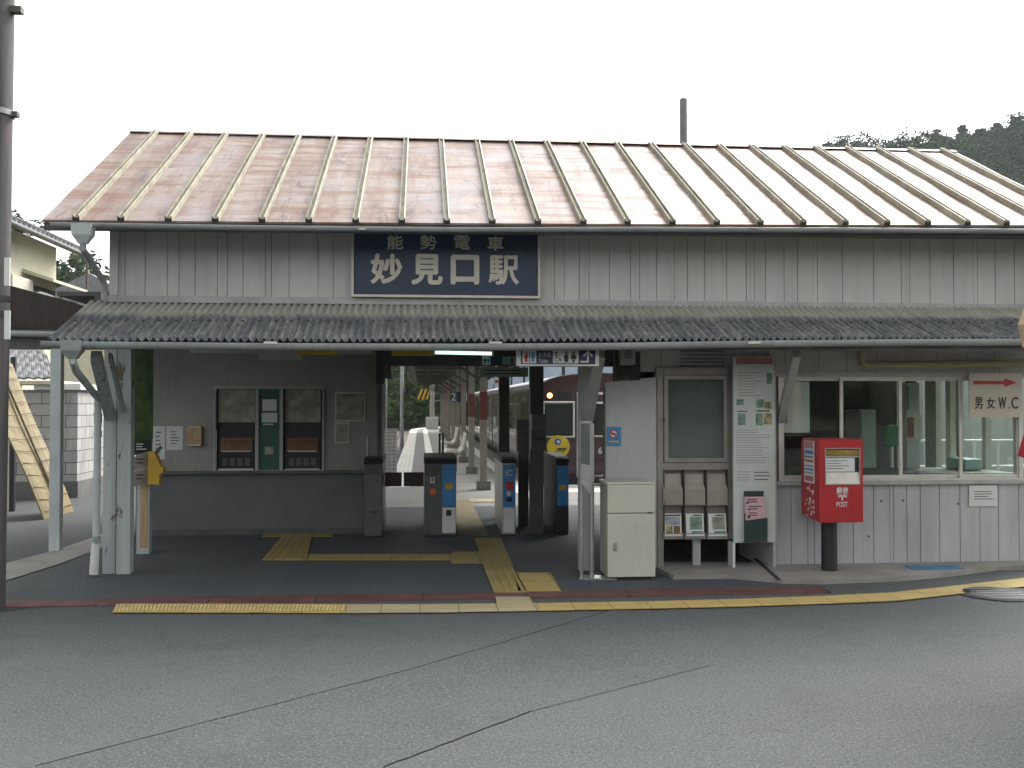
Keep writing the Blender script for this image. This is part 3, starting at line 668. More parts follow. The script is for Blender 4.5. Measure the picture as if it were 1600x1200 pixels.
sash(1221, 1318, WY + .04); sash(1313, 1409, WY + .008); sash(1406, 1504, WY + .04); sash(1499, 1592, WY + .008)
# wall left of the windows, behind the notice boards, and the room behind the windows
B(2.05, bx0 - .004, 10.4, 10.46, 0, 2.6).build('inner_wall', M['brown'], ST)
B(bx0 - .07, bx0 - .005, WY - .01, 10.39, 0, 2.5).build('wall_end', M['board'], ST)
B(2.02, 2.08, 9.75, 10.39, 0, 2.6).build('partition', M['brown'], ST)
B(bx0, 6.15, 13.2, 13.3, 0, .75).build('room_wall', M['plaster'], ST)
B(bx0, 6.15, 13.2, 13.3, .752, 2.6).build('room_wall', M['plaster'], ST)
B(6.152, 6.25, 9.52, 13.3, 0, .75).build('end_wall', M['board'], ST); B(6.152, 6.25, 9.52, 13.3, 2.15, 2.6).build('end_wall', M['board'], ST); B(6.152, 6.25, 12.55, 13.3, .752, 2.148).build('end_wall', M['board'], ST)
MB().prism([(6.2, 9.2, 2.601), (6.2, 13.7, 2.601), (6.2, 13.7, 3.305), (6.2, 11.5, 4.5), (6.2, 9.2, 3.305)], (.05, 0, 0)).build('gable', M['board'], ST)
B(4.3, 6.1, 13.12, 13.195, 1.0, 1.9).build('shelf_unit', M['brown'], ST)
for y, w_, m_ in ((9.56, .05, 'alu'), (10.45, .035, 'alu'), (11.0, .03, 'alu'), (11.6, .13, 'cream'), (12.15, .08, 'coldark'), (12.5, .05, 'alu')): B(6.16, 6.23, y - w_, y + w_, .752, 2.148).build('mullion', M[m_], ST)
B(6.19, 6.195, 9.62, 12.44, .752, 2.148).build('side_pane', M['glass'], ST)
B(bx0 - .004, 6.15, WY + .1, 13.2, .0, .02).build('room_floor', M['floor'], ST)
# yellowed pipe under the canopy and a louvre above the notice board
MB().tube([A(1346, 548, 9.36), A(1346, 560, 9.36), A(1349, 568, 9.36), A(1358, 570, 9.36), A(1720, 566, 9.36)], .035, 14).build('lagged_pipe', M['yellowpipe'], ST, smooth=True)
lv = MB(); X0, X1, Z0, Z1 = PR(1054, 548, 1122, 574, 9.6)
for k in range(8):
    zz = Z0 + (Z1 - Z0 + .12) * k / 8; lv.prism([(X0, 9.38, zz), (X0, 9.41, zz + .014), (X0, 9.414, zz + .012), (X0, 9.384, zz - .002)], (X1 - X0, 0, 0))
lv.build('louvre', M['gutter'], ST)

# ---------------------------------------------------------------- signs on and under the station
X0, X1, Z0, Z1 = PR(549, 364, 844, 465, 9.36)
SG = thing('station_name_sign', 'navy station name board with pale characters fixed above the canopy', 'sign', ((X0 + X1) / 2, 9.38, Z0))
b = B(X0 + .012, X1 - .012, 9.37, 9.43, Z0 + .012, Z1 + .03).build('board', M['navy'], SG)
mb = MB(); f = .022
mb.box(X0, X0 + f, 9.345, 9.425, Z0, Z1 + .04); mb.box(X1 - f, X1, 9.345, 9.425, Z0, Z1 + .04); mb.box(X0 + f, X1 - f, 9.345, 9.425, Z0, Z0 + f); mb.box(X0 + f, X1 - f, 9.345, 9.425, Z1 + .018, Z1 + .04)
bmesh.ops.remove_doubles(mb.bm, verts=mb.bm.verts[:], dist=.0005); mb.build('frame', M['cream'], SG)
px2 = 9.36 / F
for chx, px, py, hh, wd, bo in (('妙', 604, 420, 44, 46, .038), ('見', 667, 421, 45, 46, .038), ('口', 726.5, 421.5, 43, 41, .045), ('駅', 787, 422, 44, 46, .026),
                                ('能', 617.5, 378.5, 21.5, 24, .02), ('勢', 669.5, 378.5, 21.5, 25, .012), ('電', 722, 379, 21.5, 25, .012), ('車', 774, 380.5, 21.5, 24, .024)):
    p = A(px, py, 9.37); lettering(chx, p.x, p.z, 9.37, hh * px2, M['cream'], SG, wd=wd * px2, bold=bo, th=.006)

def figure(mb, x, z, h, Y, skirt=False):
    mb.disc((x, Y - .003, z + h * .42), h * .10, .003, 'Y', 14); y = Y - .003
    if skirt: pts = [(-.10, .28), (.10, .28), (.26, -.14), (.12, -.14), (.12, -.5), (-.12, -.5), (-.12, -.14), (-.26, -.14)]
    else: pts = [(-.2, .28), (.2, .28), (.2, -.1), (.11, -.1), (.11, -.5), (-.11, -.5), (-.11, -.1), (-.2, -.1)]
    mb.prism([(x + u * h, y, z + v * h) for u, v in pts], (0, .003, 0))
Y = 8.62
X0, X1, Z0, Z1 = PR(807, 546, 936, 572, Y)
RS = thing('restroom_sign', 'bright navy restroom direction sign hanging under the gutter with pictograms and white arrow', 'sign', ((X0 + X1) / 2, Y, Z0))
B(X0, X1, Y, Y + .05, Z0, Z1, bev=.004).build('case', M['white'], RS)
fx0, fx1, fz0, fz1 = PR(814, 547, 930, 569, Y); B(fx0, fx1, Y - .004, Y + .01, fz0, fz1).build('face', M['navy2'], RS)
def pz(x0, y0, x1, y1, y, th, m, par, name): X0, X1, Z0, Z1 = PR(x0, y0, x1, y1, y); return B(X0, X1, y, y + th, Z0, Z1).build(name, M[m], par)
pz(816.5, 547.8, 838, 567.5, Y - .007, .004, 'white', RS, 'pictogram_panel'); pz(864, 547.8, 904, 567.5, Y - .007, .004, 'white', RS, 'pictogram_panel')
u = Y / F
mb = MB(); p = A(822, 557.5, Y); figure(mb, p.x, p.z, 16 * u, Y - .007, True); mb.build('woman_pictogram', M['redpaint'], RS)
mb = MB(); p = A(832.5, 557.5, Y); figure(mb, p.x, p.z, 16 * u, Y - .007); mb.build('man_pictogram', M['blue'], RS)
pz(827, 548.5, 828, 567, Y - .009, .003, 'ink', RS, 'divider')
p = A(851, 554, Y); lettering('お手洗', p.x, p.z, Y - .004, 7.5 * u, M['paper'], RS, wd=20 * u, th=.003)
p = A(849, 564, Y); lettering('Toilet', p.x, p.z, Y - .004, 6 * u, M['paper'], RS, wd=15 * u, th=.003)
mb = MB(); p = A(869, 551, Y); yy = Y - .010
mb.disc((p.x, yy, p.z), 1.7 * u, .003, 'Y', 12); 
for q0, q1 in (((869, 552.5), (869.5, 559)), ((869.5, 559), (875, 559.5)), ((875, 559.5), (877, 564.5)), ((869.5, 555.5), (873.5, 555.8))):
    a, b = A(*q0, yy + .0015), A(*q1, yy + .0015); mb.bar(a, b, 1.5 * u, .003) if False else mb.prism([(a.x - .7 * u, yy, a.z), (a.x + .7 * u, yy, a.z + .2 * u), (b.x + .7 * u, yy, b.z), (b.x - .7 * u, yy, b.z - .9 * u)], (0, .003, 0))
cc = A(870.5, 561, Y); 
ring = [(cc.x + 4.2 * u * math.cos(a), cc.z + 4.2 * u * math.sin(a)) for a in [R(k) for k in range(150, 361, 15)]]
rin = [(cc.x + 3.2 * u * math.cos(a), cc.z + 3.2 * u * math.sin(a)) for a in [R(k) for k in range(360, 149, -15)]]
mb.prism([(x, yy, z) for x, z in ring + rin], (0, .003, 0)); mb.build('wheelchair_pictogram', M['ink'], RS)
for px_, wide in ((884.5, 4), (896, 5)):
    mb = MB(); p = A(px_, 551, Y); mb.disc((p.x, yy, p.z), 2 * u, .003, 'Y', 12)
    mb.prism([(p.x - wide * u, yy, p.z - 8 * u), (p.x - 2.2 * u, yy, p.z - 2.6 * u), (p.x + 2.2 * u, yy, p.z - 2.6 * u), (p.x + wide * u, yy, p.z - 8 * u), (p.x + wide * .7 * u, yy, p.z - 15 * u if wide == 4 else p.z - 11 * u), (p.x - wide * .7 * u, yy, p.z - 15 * u if wide == 4 else p.z - 11 * u)], (0, .003, 0))
    if wide == 5: mb.disc((p.x, yy, p.z - 13.5 * u), 2.2 * u, .003, 'Y', 12)
    mb.build('person_pictogram', M['ink'], RS)
mb = MB(); P_ = lambda x, y: A(x, y, Y - .007)
pts = [P_(907, 566.5), P_(907, 563.8), P_(917.2, 563.8), P_(917.2, 552.5), P_(912.5, 557.5), P_(910.7, 555.5), P_(918.6, 547.6), P_(926.5, 555.5), P_(924.7, 557.5), P_(920, 552.5), P_(920, 566.5)]
mb.prism([(p.x, Y - .007, p.z) for p in pts], (0, .003, 0)); mb.build('arrow', M['white'], RS)
for x in (X0 + .12, X1 - .1): MB().tube([(x, Y + .025, Z1), (x, Y + .025, Z1 + .05)], .008, 8).build('hanger', M['gutter'], RS)
# dimmer restroom sign further in, green notice and yellow panels under the header
Y = 11.2; X0, X1, Z0, Z1 = PR(752, 555, 822, 572, Y)
RS2 = thing('restroom_sign', 'dim navy restroom sign hanging further inside behind the bright one', 'sign', ((X0 + X1) / 2, Y, Z0))
B(X0, X1, Y, Y + .05, Z0, Z1).build('case', M['navy2'], RS2)
pz(754, 556, 766, 570, Y - .004, .004, 'paper', RS2, 'pictogram_panel'); pz(785, 557, 808, 570, Y - .004, .004, 'palesign', RS2, 'pictogram_panel')
mb = MB(); p = A(757.5, 563, Y); figure(mb, p.x, p.z, 11 * Y / F, Y - .004, True); mb.build('woman_pictogram', M['ink'], RS2)
mb = MB(); p = A(762.7, 563, Y); figure(mb, p.x, p.z, 11 * Y / F, Y - .004); mb.build('man_pictogram', M['blue'], RS2)
mb = MB(); p = A(800, 563, Y); figure(mb, p.x, p.z, 11 * Y / F, Y - .004); mb.build('person_pictogram', M['ink'], RS2)
for x in (X0 + .1, X1 - .1): B(x - .008, x + .008, Y + .02, Y + .03, Z1, 2.62).build('hanger', M['coldark'], RS2)
Y = 12.32; X0, X1, Z0, Z1 = PR(749, 574, 825, 589, Y)
NS = thing('hanging_notice', 'pale green notice board with two lines of print hanging below the header', 'sign', ((X0 + X1) / 2, Y, Z0))
B(X0, X1, Y - .03, Y - .005, Z0, Z1).build('board', M['palesign'], NS)
mb = MB(); rows(mb, X0 + .06, X1 - .05, Z0 + .02, Z1 - .02, Y - .03, 2, 4); mb.build('text_lines', M['gate'], NS)
for x in (X0 + .06, X1 - .06): B(x - .006, x + .006, Y - .028, Y - .014, Z1, Z1 + .1).build('hanger', M['coldark'], NS)
Y = 11.0
for px0, px1, y0, y1, lab in ((464, 527, 543, 554.5, 'narrow yellow panel under the ceiling in front of the office wall'), (612, 678, 543, 556, 'narrow yellow panel beside the lit fluorescent tube')):
    X0, X1, Z0, Z1 = PR(px0, y0, px1, y1, Y); t = thing('yellow_panel', lab, 'panel', ((X0 + X1) / 2, Y, Z0)); B(X0, X1, Y, Y + .03, Z0, Z1 + .04).build('panel', M['yellow'], t)
    for x in (X0 + .06, X1 - .06): B(x - .006, x + .006, Y + .01, Y + .02, Z1 + .04, 2.62).build('hanger', M['coldark'], t)
for k, (px0, px1, y0, y1, lab) in enumerate(((297, 404, 543, 552, 'long pale lamp housing unlit under the ceiling near the green poster'), (405, 471, 545, 562, 'deeper pale lamp housing unlit in the middle of the office ceiling'), (528, 580, 543, 553, 'short pale lamp housing unlit next to the yellow panel'))):
    Y = 11.05 - k * .02; X0, X1, Z0, Z1 = PR(px0, y0, px1, y1, Y); t = thing('ceiling_lamp', lab, 'lamp', ((X0 + X1) / 2, Y, Z0))
    MB().prism([(X0, Y, Z0), (X0, Y + .12, Z0), (X0, Y + .16, Z1 + .05), (X0, Y - .02, Z1 + .05)], (X1 - X0, 0, 0)).build('housing', M['trim'], t)
    B(X0 + .1, X1 - .1, Y + .05, Y + .07, Z1 + .05, 2.62).build('stem', M['coldark'], t)
Y = 11.0; a, b = A(678, 550.5, Y), A(770, 552.5, Y)
FL = thing('fluorescent_lamp', 'lit fluorescent tube lamp glowing greenish white over the ticket gates', 'lamp', ((a.x + b.x) / 2, Y, b.z))
MB().tube([a, b], .019, 12).build('tube', M['lamp'], FL, smooth=True)
B(a.x - .03, b.x + .03, Y - .03, Y + .03, a.z + .025, a.z + .06).build('housing', M['gate'], FL)
for p in (a, b): B(p.x - .012, p.x + .012, Y - .02, Y + .02, p.z - .028, p.z + .025).build('socket', M['white'], FL)
B((a.x + b.x) / 2 - .02, (a.x + b.x) / 2 + .02, Y - .01, Y + .01, a.z + .06, 2.62).build('stem', M['coldark'], FL)

# posters on the office wall
def poster(px0, y0, px1, y1, frame, face, lab, cat, name, lines=0, seed=0, Y=BW, fr=.012):
    X0, X1, Z0, Z1 = PR(px0, y0, px1, y1, Y); t = thing(name, lab, cat, ((X0 + X1) / 2, Y, Z0))
    if frame:
        B(X0, X1, Y - .02, Y - .001, Z0, Z1).build('frame', M[frame], t); B(X0 + fr, X1 - fr, Y - .024, Y - .019, Z0 + fr, Z1 - fr).build('sheet', M[face], t)
    else: B(X0, X1, Y - .006, Y - .001, Z0, Z1).build('sheet', M[face], t)
    if lines: rows(MB(), X0 + .05, X1 - .04, Z0 + .06, Z1 - .05, Y - (.024 if frame else .006), lines, seed, .28).build('text_lines', M['gate'], t)
    return t, X0, X1, Z0, Z1
t, X0, X1, Z0, Z1 = poster(524, 613, 571, 658, 'white', 'map', 'large framed map poster on the office wall next to the ticket gates', 'poster', 'wall_poster')
rows(MB(), X0 + .08, X1 - .1, Z1 - .05, Z1 - .03, BW - .024, 1, 3, .6).build('text_lines', M['ink'], t)
t, X0, X1, Z0, Z1 = poster(523, 660, 546, 692, 'white', 'map', 'small framed print directly under the large map poster', 'poster', 'wall_poster')
poster(237, 666, 258, 718, None, 'paper', 'long white paper notice beside the green poster', 'notice', 'paper_notice', 6, 1)
poster(260, 666, 286, 703, None, 'paper', 'short white paper notice between the long notice and the beige box', 'notice', 'paper_notice', 5, 2)
X0, X1, Z0, Z1 = PR(292, 666, 315, 697, BW - .05); t = thing('wall_box', 'beige wall box with white edges left of the ticket window', 'box', ((X0 + X1) / 2, BW, Z0))
B(X0, X1, BW - .06, BW - .001, Z0, Z1, bev=.008).build('body', M['warmwood'], t)
B(X0 + .03, X1 - .02, BW - .066, BW - .058, Z1 - .012, Z1 - .001).build('edge', M['white'], t); B(X0 + .03, X1 - .01, BW - .066, BW - .058, Z0 + .002, Z0 + .016).build('edge', M['white'], t)
# green poster board with lettered boards on the second post, and the ochre box beside it
gp = thing('poster_column', 'tall mossy green poster board fastened to the inner left post', 'poster', (A(220, 700, 10.9).x, 10.9, 1.0))
a, b = A(205, 690, 10.86), A(238, 690, 10.93); zt = 2.55
MB().prism([(a.x, 10.86, A(205, 699, 10.86).z), (b.x, 10.93, A(238, 686, 10.93).z), (b.x, 10.93, zt), (a.x, 10.86, zt)], (0, .025, 0)).build('board', M['green_poster'], gp)
for (y0, y1, m, nm) in ((689, 708, 'black', 'title_board'), (710, 732, 'cream', 'notice_board'), (734, 757, 'cream', 'notice_board')):
    q = MB().prism([(a.x, 10.85, A(205, y1 + 5, 10.86).z), (b.x - .02, 10.92, A(236, y1 - 4, 10.93).z), (b.x - .02, 10.92, A(236, y0 - 4, 10.93).z), (a.x, 10.85, A(205, y0 + 5, 10.86).z)], (0, .015, 0)).build(nm, M[m if m != 'cream' else 'alu_dull'], gp)
    p = A(220, (y0 + y1) / 2, 10.88); L_ = rows(MB(), p.x - .07, p.x + .06, p.z - .035, p.z + .045, 10.872, 2 if m != 'black' else 3, y0, .35); L_.build('text_lines', M['paper' if m == 'black' else 'ink'], q)
ob = A(231, 757, 10.8); OB = thing('leaflet_box', 'ochre yellow box with an open lid hanging beside the green poster', 'box', (ob.x + .05, 10.85, ob.z))
z1 = A(238, 706, 10.8).z; MB().prism([(ob.x, 10.80, ob.z), (ob.x + .115, 10.80, ob.z), (ob.x + .115, 10.80, z1 - .12), (ob.x + .06, 10.80, z1), (ob.x, 10.80, z1)], (0, .12, 0)).build('body', M['ochre'], OB)
MB().prism([(ob.x + .116, 10.79, z1 - .14), (ob.x + .16, 10.79, z1 - .17), (ob.x + .15, 10.79, z1 - .22), (ob.x + .116, 10.79, z1 - .24)], (0, .13, 0)).build('lid', M['ochre'], OB)
MB().bar((ob.x + .06, 10.84, z1 - .02), (ob.x + .125, 10.84, z1 + .05), .03, .03).build('latch', M['coldark'], OB)

# ---------------------------------------------------------------- ticket gates
def gate(px0, px1, lab, kind):
    Y0, Y1 = 12.06, 13.35
    X0, X1, _, _ = PR(px0, 715, px1, 835, Y0); H = .955; t = thing('ticket_gate', lab, 'ticket gate', ((X0 + X1) / 2, 12.7, 0), 'automatic ticket gates')
    z = lambda py: A((px0 + px1) / 2, py, Y0).z
    B(X0, X1, Y0 + .02, Y1, .02, H - .07, bev=.012).build('body', M[{3: 'gate_side', 4: 'black'}.get(kind, 'gate')], t)
    MB().prism([(X0 - .004, Y0 + .0, H - .072), (X0 - .004, Y0 + .03, H - .02), (X0 - .004, Y0 + .12, H), (X0 - .004, Y1 - .1, H), (X0 - .004, Y1 + .01, H - .05), (X0 - .004, Y1 + .01, H - .072)], (X1 - X0 + .008, 0, 0)).build('top', M['black'], t)
    B(X0 + .005, X1 - .005, Y0 + .035, Y1 - .03, 0, .022).build('plinth', M['black'], t)
    if kind == 1:
        pz(px0 + 1, 742, px1 - 1, 783, Y0 + .008, .014, 'gate', t, 'front_panel'); pz(px0 + 1, 786, px1 - 1, 830, Y0 + .008, .014, 'gate', t, 'front_panel')
        pz(px0 + 1, 726, px1 - 1, 741, Y0 + .002, .02, 'coldark', t, 'reader'); pz(px0 + 10, 799, px0 + 22, 801, Y0 + .004, .01, 'black', t, 'slot')
    if kind == 2:
        m_ = 690; pz(px0 + 1, 728, m_ - 1, 742, Y0 + .002, .02, 'coldark', t, 'reader'); pz(px0 + 1, 743, m_ - 1, 784, Y0 + .008, .014, 'gate', t, 'front_panel'); pz(px0 + 1, 787, m_ - 1, 832, Y0 + .008, .014, 'gate', t, 'front_panel')
        pz(672, 746, 679, 755, Y0 + .004, .005, 'paper', t, 'arrow_label'); mb = MB(); p = A(675.5, 750, Y0); uu = Y0 / F
        mb.prism([(p.x - 1 * uu, Y0 + .001, p.z - 3 * uu), (p.x + 1 * uu, Y0 + .001, p.z - 3 * uu), (p.x + 1 * uu, Y0 + .001, p.z + .5 * uu), (p.x + 2.2 * uu, Y0 + .001, p.z + .5 * uu), (p.x, Y0 + .001, p.z + 3.5 * uu), (p.x - 2.2 * uu, Y0 + .001, p.z + .5 * uu), (p.x - 1 * uu, Y0 + .001, p.z + .5 * uu)], (0, .003, 0)); mb.build('arrow', M['ink'], t)
        p = A(676.5, 768, Y0); MB().disc((p.x, Y0 + .002, p.z), 5 * Y0 / F, .006, 'Y', 20).build('stop_disc', M['orange'], t)
        pz(m_ + 1, 726, px1 - 1, 791, Y0 + .004, .016, 'blue', t, 'blue_panel'); pz(m_ + 1, 793, px1 - 1, 833, Y0 + .004, .016, 'white', t, 'white_panel'); pz(697, 797, 705, 806, Y0 - .001, .006, 'black', t, 'slot')
        pz(696, 755, 708, 764, Y0 + .0, .006, 'ochre', t, 'sticker')
    if kind == 3:
        pz(px0 + 1, 726, px1 - 1, 792, Y0 + .004, .016, 'blue', t, 'blue_panel'); pz(px0 + 2, 794, px1 - 2, 832, Y0 + .004, .016, 'white', t, 'white_panel')
        p = A((px0 + px1) / 2, 739, Y0); lettering('IC', p.x, p.z, Y0 + .004, 9 * Y0 / F, M['paper'], t, th=.003)
        pz(px0 + 6, 752, px1 - 4, 766, Y0 + .0, .006, 'redpaint', t, 'stop_label'); pz(px0 + 7, 768, px1 - 8, 775, Y0 + .0, .006, 'paper', t, 'label'); pz(px0 + 6, 777, px1 - 6, 784, Y0 + .0, .006, 'navy2', t, 'label')
    if kind == 4:
        pz(px0 + 1, 728, px1 - 1, 790, Y0 + .004, .016, 'blue', t, 'blue_panel'); pz(px0 + 4, 758, px1 - 4, 766, Y0, .006, 'ochre', t, 'sticker'); pz(px0 + 1, 792, px1 - 1, 832, Y0 + .006, .014, 'black', t, 'front_panel')  # black panel below the blue one
    return t, X0, X1
g1, a0, a1 = gate(569, 597, 'grey ticket gate against the end of the office wall', 1)
g2, b0, b1 = gate(663, 713, 'double width ticket gate with orange stop disc and blue panel', 2)
g3, c0, c1 = gate(785, 806, 'slim ticket gate with blue panel lettered IC over a white panel', 3)
g4, d0, d1 = gate(870, 889, 'slim dark ticket gate beside the steel stand, blue panel over a black panel', 4)
Z0, Z1 = A(615, 760, 12.75).z, A(615, 738, 12.75).z
cxm = A(629, 750, 12.75).x
B(a1 + .005, cxm - .01, 12.74, 12.765, Z0, Z1, bev=.004).build('flap', M['cushion'], g1); B(cxm + .015, b0 - .005, 12.74, 12.765, Z0, Z1, bev=.004).build('flap', M['cushion'], g2)
for px in (687, 692):
    p = A(px, 700, 12.9); MB().tube([(p.x, 12.9, .9), (p.x, 12.9, A(px, 677, 12.9).z)], .014, 8).build('rod', M['black'], g2)
p = A(575, 720, 12.6); MB().tube([(p.x, 12.5, .94), (p.x, 12.5, A(575, 682, 12.5).z), (p.x + .06, 12.5, A(575, 676, 12.5).z)], .012, 8).build('handrail', M['steel'], g1)
# machines round the right back column
X0, X1, Z0, Z1 = PR(807, 655, 830, 692, 12.9); t = thing('card_reader', 'grey card reader box on a dark stand between the slim ticket gates', 'reader', ((X0 + X1) / 2, 12.95, 0))
B(X0, X1, 12.9, 13.05, A(818, 672, 12.9).z, Z1, bev=.008).build('head', M['gate'], t); B(X0 + .01, X1 - .008, 12.91, 13.04, A(818, 706, 12.9).z, A(818, 673, 12.9).z).build('body', M['coldark'], t)
B(X0 + .03, X1 - .03, 12.93, 13.02, 0, A(818, 706, 12.9).z).build('stand', M['coldark'], t)
X0, X1, Z0, Z1 = PR(829, 647, 853, 703, 12.15); t = thing('ticket_collection_box', 'olive grey collection box with slot fixed on the dark concourse column', 'box', ((X0 + X1) / 2, 12.1, Z0))
B(X0, X1, 12.02, 12.195, A(840, 671, 12.1).z, Z1, bev=.008).build('hood', mat('olive enamel', (.13, .125, .105), .5, .1), t); B(X0 + .0, X1 - .005, 12.06, 12.195, Z0, A(840, 672, 12.1).z).build('body', M['coldark'], t)
pz(836, 684, 850, 687, 12.05, .015, 'black', t, 'slot'); pz(845, 688, 851, 690, 12.052, .012, 'green', t, 'label')

# ---------------------------------------------------------------- right of the entrance: stand, cabinet, partition, boards
p = A(912, 905, 9.05); ST1 = thing('steel_stand', 'narrow stainless stand with glazed case on two poles at the entrance', 'stand', (p.x, 9.1, 0))
xa, xb = A(908, 800, 9.1).x, A(926, 800, 9.1).x
MB().tube([(xa + .0, 9.08, .02), (xa, 9.08, A(908, 662, 9.08).z)], .017, 12).build('pole', M['steel'], ST1, smooth=True); MB().tube([(xb - .005, 9.12, .02), (xb - .005, 9.12, A(926, 662, 9.08).z)], .024, 12).build('pole', M['steel'], ST1, smooth=True)
X0, X1, Z0, Z1 = PR(906, 658, 930, 775, 9.06)
mb = MB().prism([(X0, 9.03, Z0 + .13), (X1 - .035, 9.06, Z0), (X1 - .035, 9.06, Z1), (X0, 9.03, Z1)], (0, .03, 0)); mb.build('case', M['steel'], ST1)
MB().prism([(X0 + .012, 9.024, Z0 + .30), (X1 - .05, 9.052, Z0 + .28), (X1 - .05, 9.052, Z1 - .02), (X0 + .012, 9.024, Z1 - .02)], (0, .006, 0)).build('glazed_face', mat('dull display glass', (.12, .14, .13), .15, .2, 6, 0), ST1)
MB().prism([(X0 - .02, 9.0, .006), (X1 + .18, 8.96, .006), (X1 + .2, 9.12, .006), (X0 + .05, 9.2, .006)], (0, 0, .014)).build('base_plate', M['steel'], ST1)
MB().tube([(xb, 9.13, A(930, 757, 9.13).z), (A(950, 757, 9.13).x, 9.2, A(950, 757, 9.2).z)], .014, 8).build('cross_rail', M['steel'], ST1)
# white cabinet
cx = (A(950, 830, 8.93).x + A(1024, 830, 8.93).x) / 2
CB = thing('white_cabinet', 'cream white two door steel cabinet standing before the white partition', 'cabinet', (cx, 9.1, 0))
xl, xr = A(950, 830, 8.93).x, A(1024.5, 830, 8.93).x; zt = A(987, 757, 8.95).z; zm = A(987, 802, 8.95).z
B(xl + .004, xr - .004, 8.97, 9.36, .03, zt - .002, bev=.006).build('carcass', M['cab_side'], CB)
B(xl - .002, xr + .002, 8.955, 9.365, zt - .002, zt + .022, bev=.006).build('top', M['cab'], CB)
B(xl, xr, 8.945, 8.972, zm + .004, zt - .004, bev=.005).build('upper_door', M['cab'], CB)
ld = B(xl, xr, 8.945, 8.972, .035, zm - .004, bev=.005).build('lower_door', M['cab'], CB)
pz(959, 848, 964, 861, 8.938, .008, 'steel', CB, 'handle'); pz(1012, 800, 1019, 802.5, 8.938, .008, 'gate', CB, 'badge')
B(xl + .03, xr - .03, 9.0, 9.3, 0, .032).build('plinth', M['black'], CB)
# white partition with no smoking sign
PT = thing('white_partition', 'tall plain white partition board behind the cabinet', 'partition', (A(985, 700, 9.45).x, 9.45, 0))
X0, X1, Z0, Z1 = PR(946, 598, 1027, 760, 9.42)
MB().prism([(X0, 9.42, .0), (X1, 9.42, .0), (X1, 9.42, Z1 + .055), (X0, 9.42, Z1 + .005)], (0, .04, 0)).build('panel', mat('partition white', (.41, .42, .41), .5, .06, 1.5, .02, dirt=.3, dirtcol=(.28, .28, .26)), PT)
B(X0 - .014, X0 - .001, 9.41, 9.47, 0, Z1 - .05).build('edge_strip', M['coldark'], PT)
X0, X1, Z0, Z1 = PR(948, 667, 970, 697, 9.42)
NSG = thing('no_smoking_sign', 'small blue no smoking sign stuck on the white partition', 'sign', ((X0 + X1) / 2, 9.42, Z0)); B(X0, X1, 9.412, 9.419, Z0, Z1).build('plate', mat('bright blue', (.045, .21, .45), .4, .05), NSG)
p = A(958.5, 678, 9.41); u = 9.41 / F; MB().disc((p.x, 9.409, p.z), 6.8 * u, .003).build('ring', M['redpaint'], NSG); MB().disc((p.x, 9.407, p.z), 5.2 * u, .003).build('disc', M['paper'], NSG)
MB().prism([(p.x - 4 * u, 9.404, p.z - .9 * u), (p.x + 4 * u, 9.404, p.z - .9 * u), (p.x + 4 * u, 9.404, p.z + .9 * u), (p.x - 4 * u, 9.404, p.z + .9 * u)], (0, .003, 0)).build('cigarette', M['ink'], NSG)
MB().prism([(p.x - 4.4 * u, 9.402, p.z + 3 * u), (p.x - 3 * u, 9.402, p.z + 4.4 * u), (p.x + 4.4 * u, 9.402, p.z - 3 * u), (p.x + 3 * u, 9.402, p.z - 4.4 * u)], (0, .002, 0)).build('bar', M['redpaint'], NSG)
pz(951, 689, 967, 691.5, 9.409, .003, 'yellow', NSG, 'text_line')
# meter box and camera unit over the partition
X0, X1, Z0, Z1 = PR(971, 545, 993, 570, 9.2); t = thing('junction_box', 'pale vented junction box under the canopy above the partition', 'box', ((X0 + X1) / 2, 9.25, Z0)); B(X0, X1, 9.2, 9.34, Z0, Z1 + .04, bev=.006).build('cover', M['trim'], t)
mb = MB()
for k in range(4):
    zz = Z0 + .06 + k * .022; B(X0 + .03, X1 - .035, 9.195, 9.203, zz, zz + .009).build('vent_slot', M['black'], t)
for a_, b_ in (((965, 550), (962, 585)), ((975, 572), (985, 590)), ((985, 572), (972, 588)), ((992, 568), (996, 590))):
    pa, pb = A(*a_, 9.3), A(*b_, 9.36); MB().tube([pa, pa.lerp(pb, .5) + Vector((.02, -.02, -.02)), pb], .008, 6).build('cable', M['black'], t)
X0, X1, Z0, Z1 = PR(961, 550, 1000, 594, 9.4); B(X0, X1, 9.385, 9.40, Z0, Z1).build('back_plate', M['brown'], t)

# notice board with leaflet rack
Y = 9.42; XA, XB, ZA, ZB = PR(1025, 574, 1146, 735, Y); NB = thing('notice_board', 'glazed brown aluminium notice board with leaflet rack below on legs', 'notice board', ((XA + XB) / 2, Y, 0))
u = Y / F; f = 14 * u
z735 = A(1085, 732, Y).z
B(XA, XA + 12 * u, Y, Y + .10, 0, ZB, bev=.004).build('leg', M['alu_dull'], NB); B(XB - 9 * u, XB, Y, Y + .10, 0.3, ZB, bev=.004).build('leg', M['alu_dull'], NB)
B(XA + 12 * u + .001, XB - 9 * u - .001, Y + .0, Y + .1, ZB - 12 * u, ZB).build('top_rail', M['alu_dull'], NB); B(XA + 12 * u + .001, XB - 9 * u - .001, Y, Y + .1, z735 - 2 * u, z735 + 9 * u).build('bottom_rail', M['alu_dull'], NB)
B(XA + 12 * u, XB - 9 * u, Y + .07, Y + .09, z735 + 9 * u, ZB - 12 * u).build('back_panel', mat('board felt', (.16, .165, .165), .8, .06), NB)
mb = MB(); D0, D1, E0, E1 = XA + 13 * u, XB - 10 * u, z735 + 10 * u, ZB - 13 * u; g = 6.5 * u
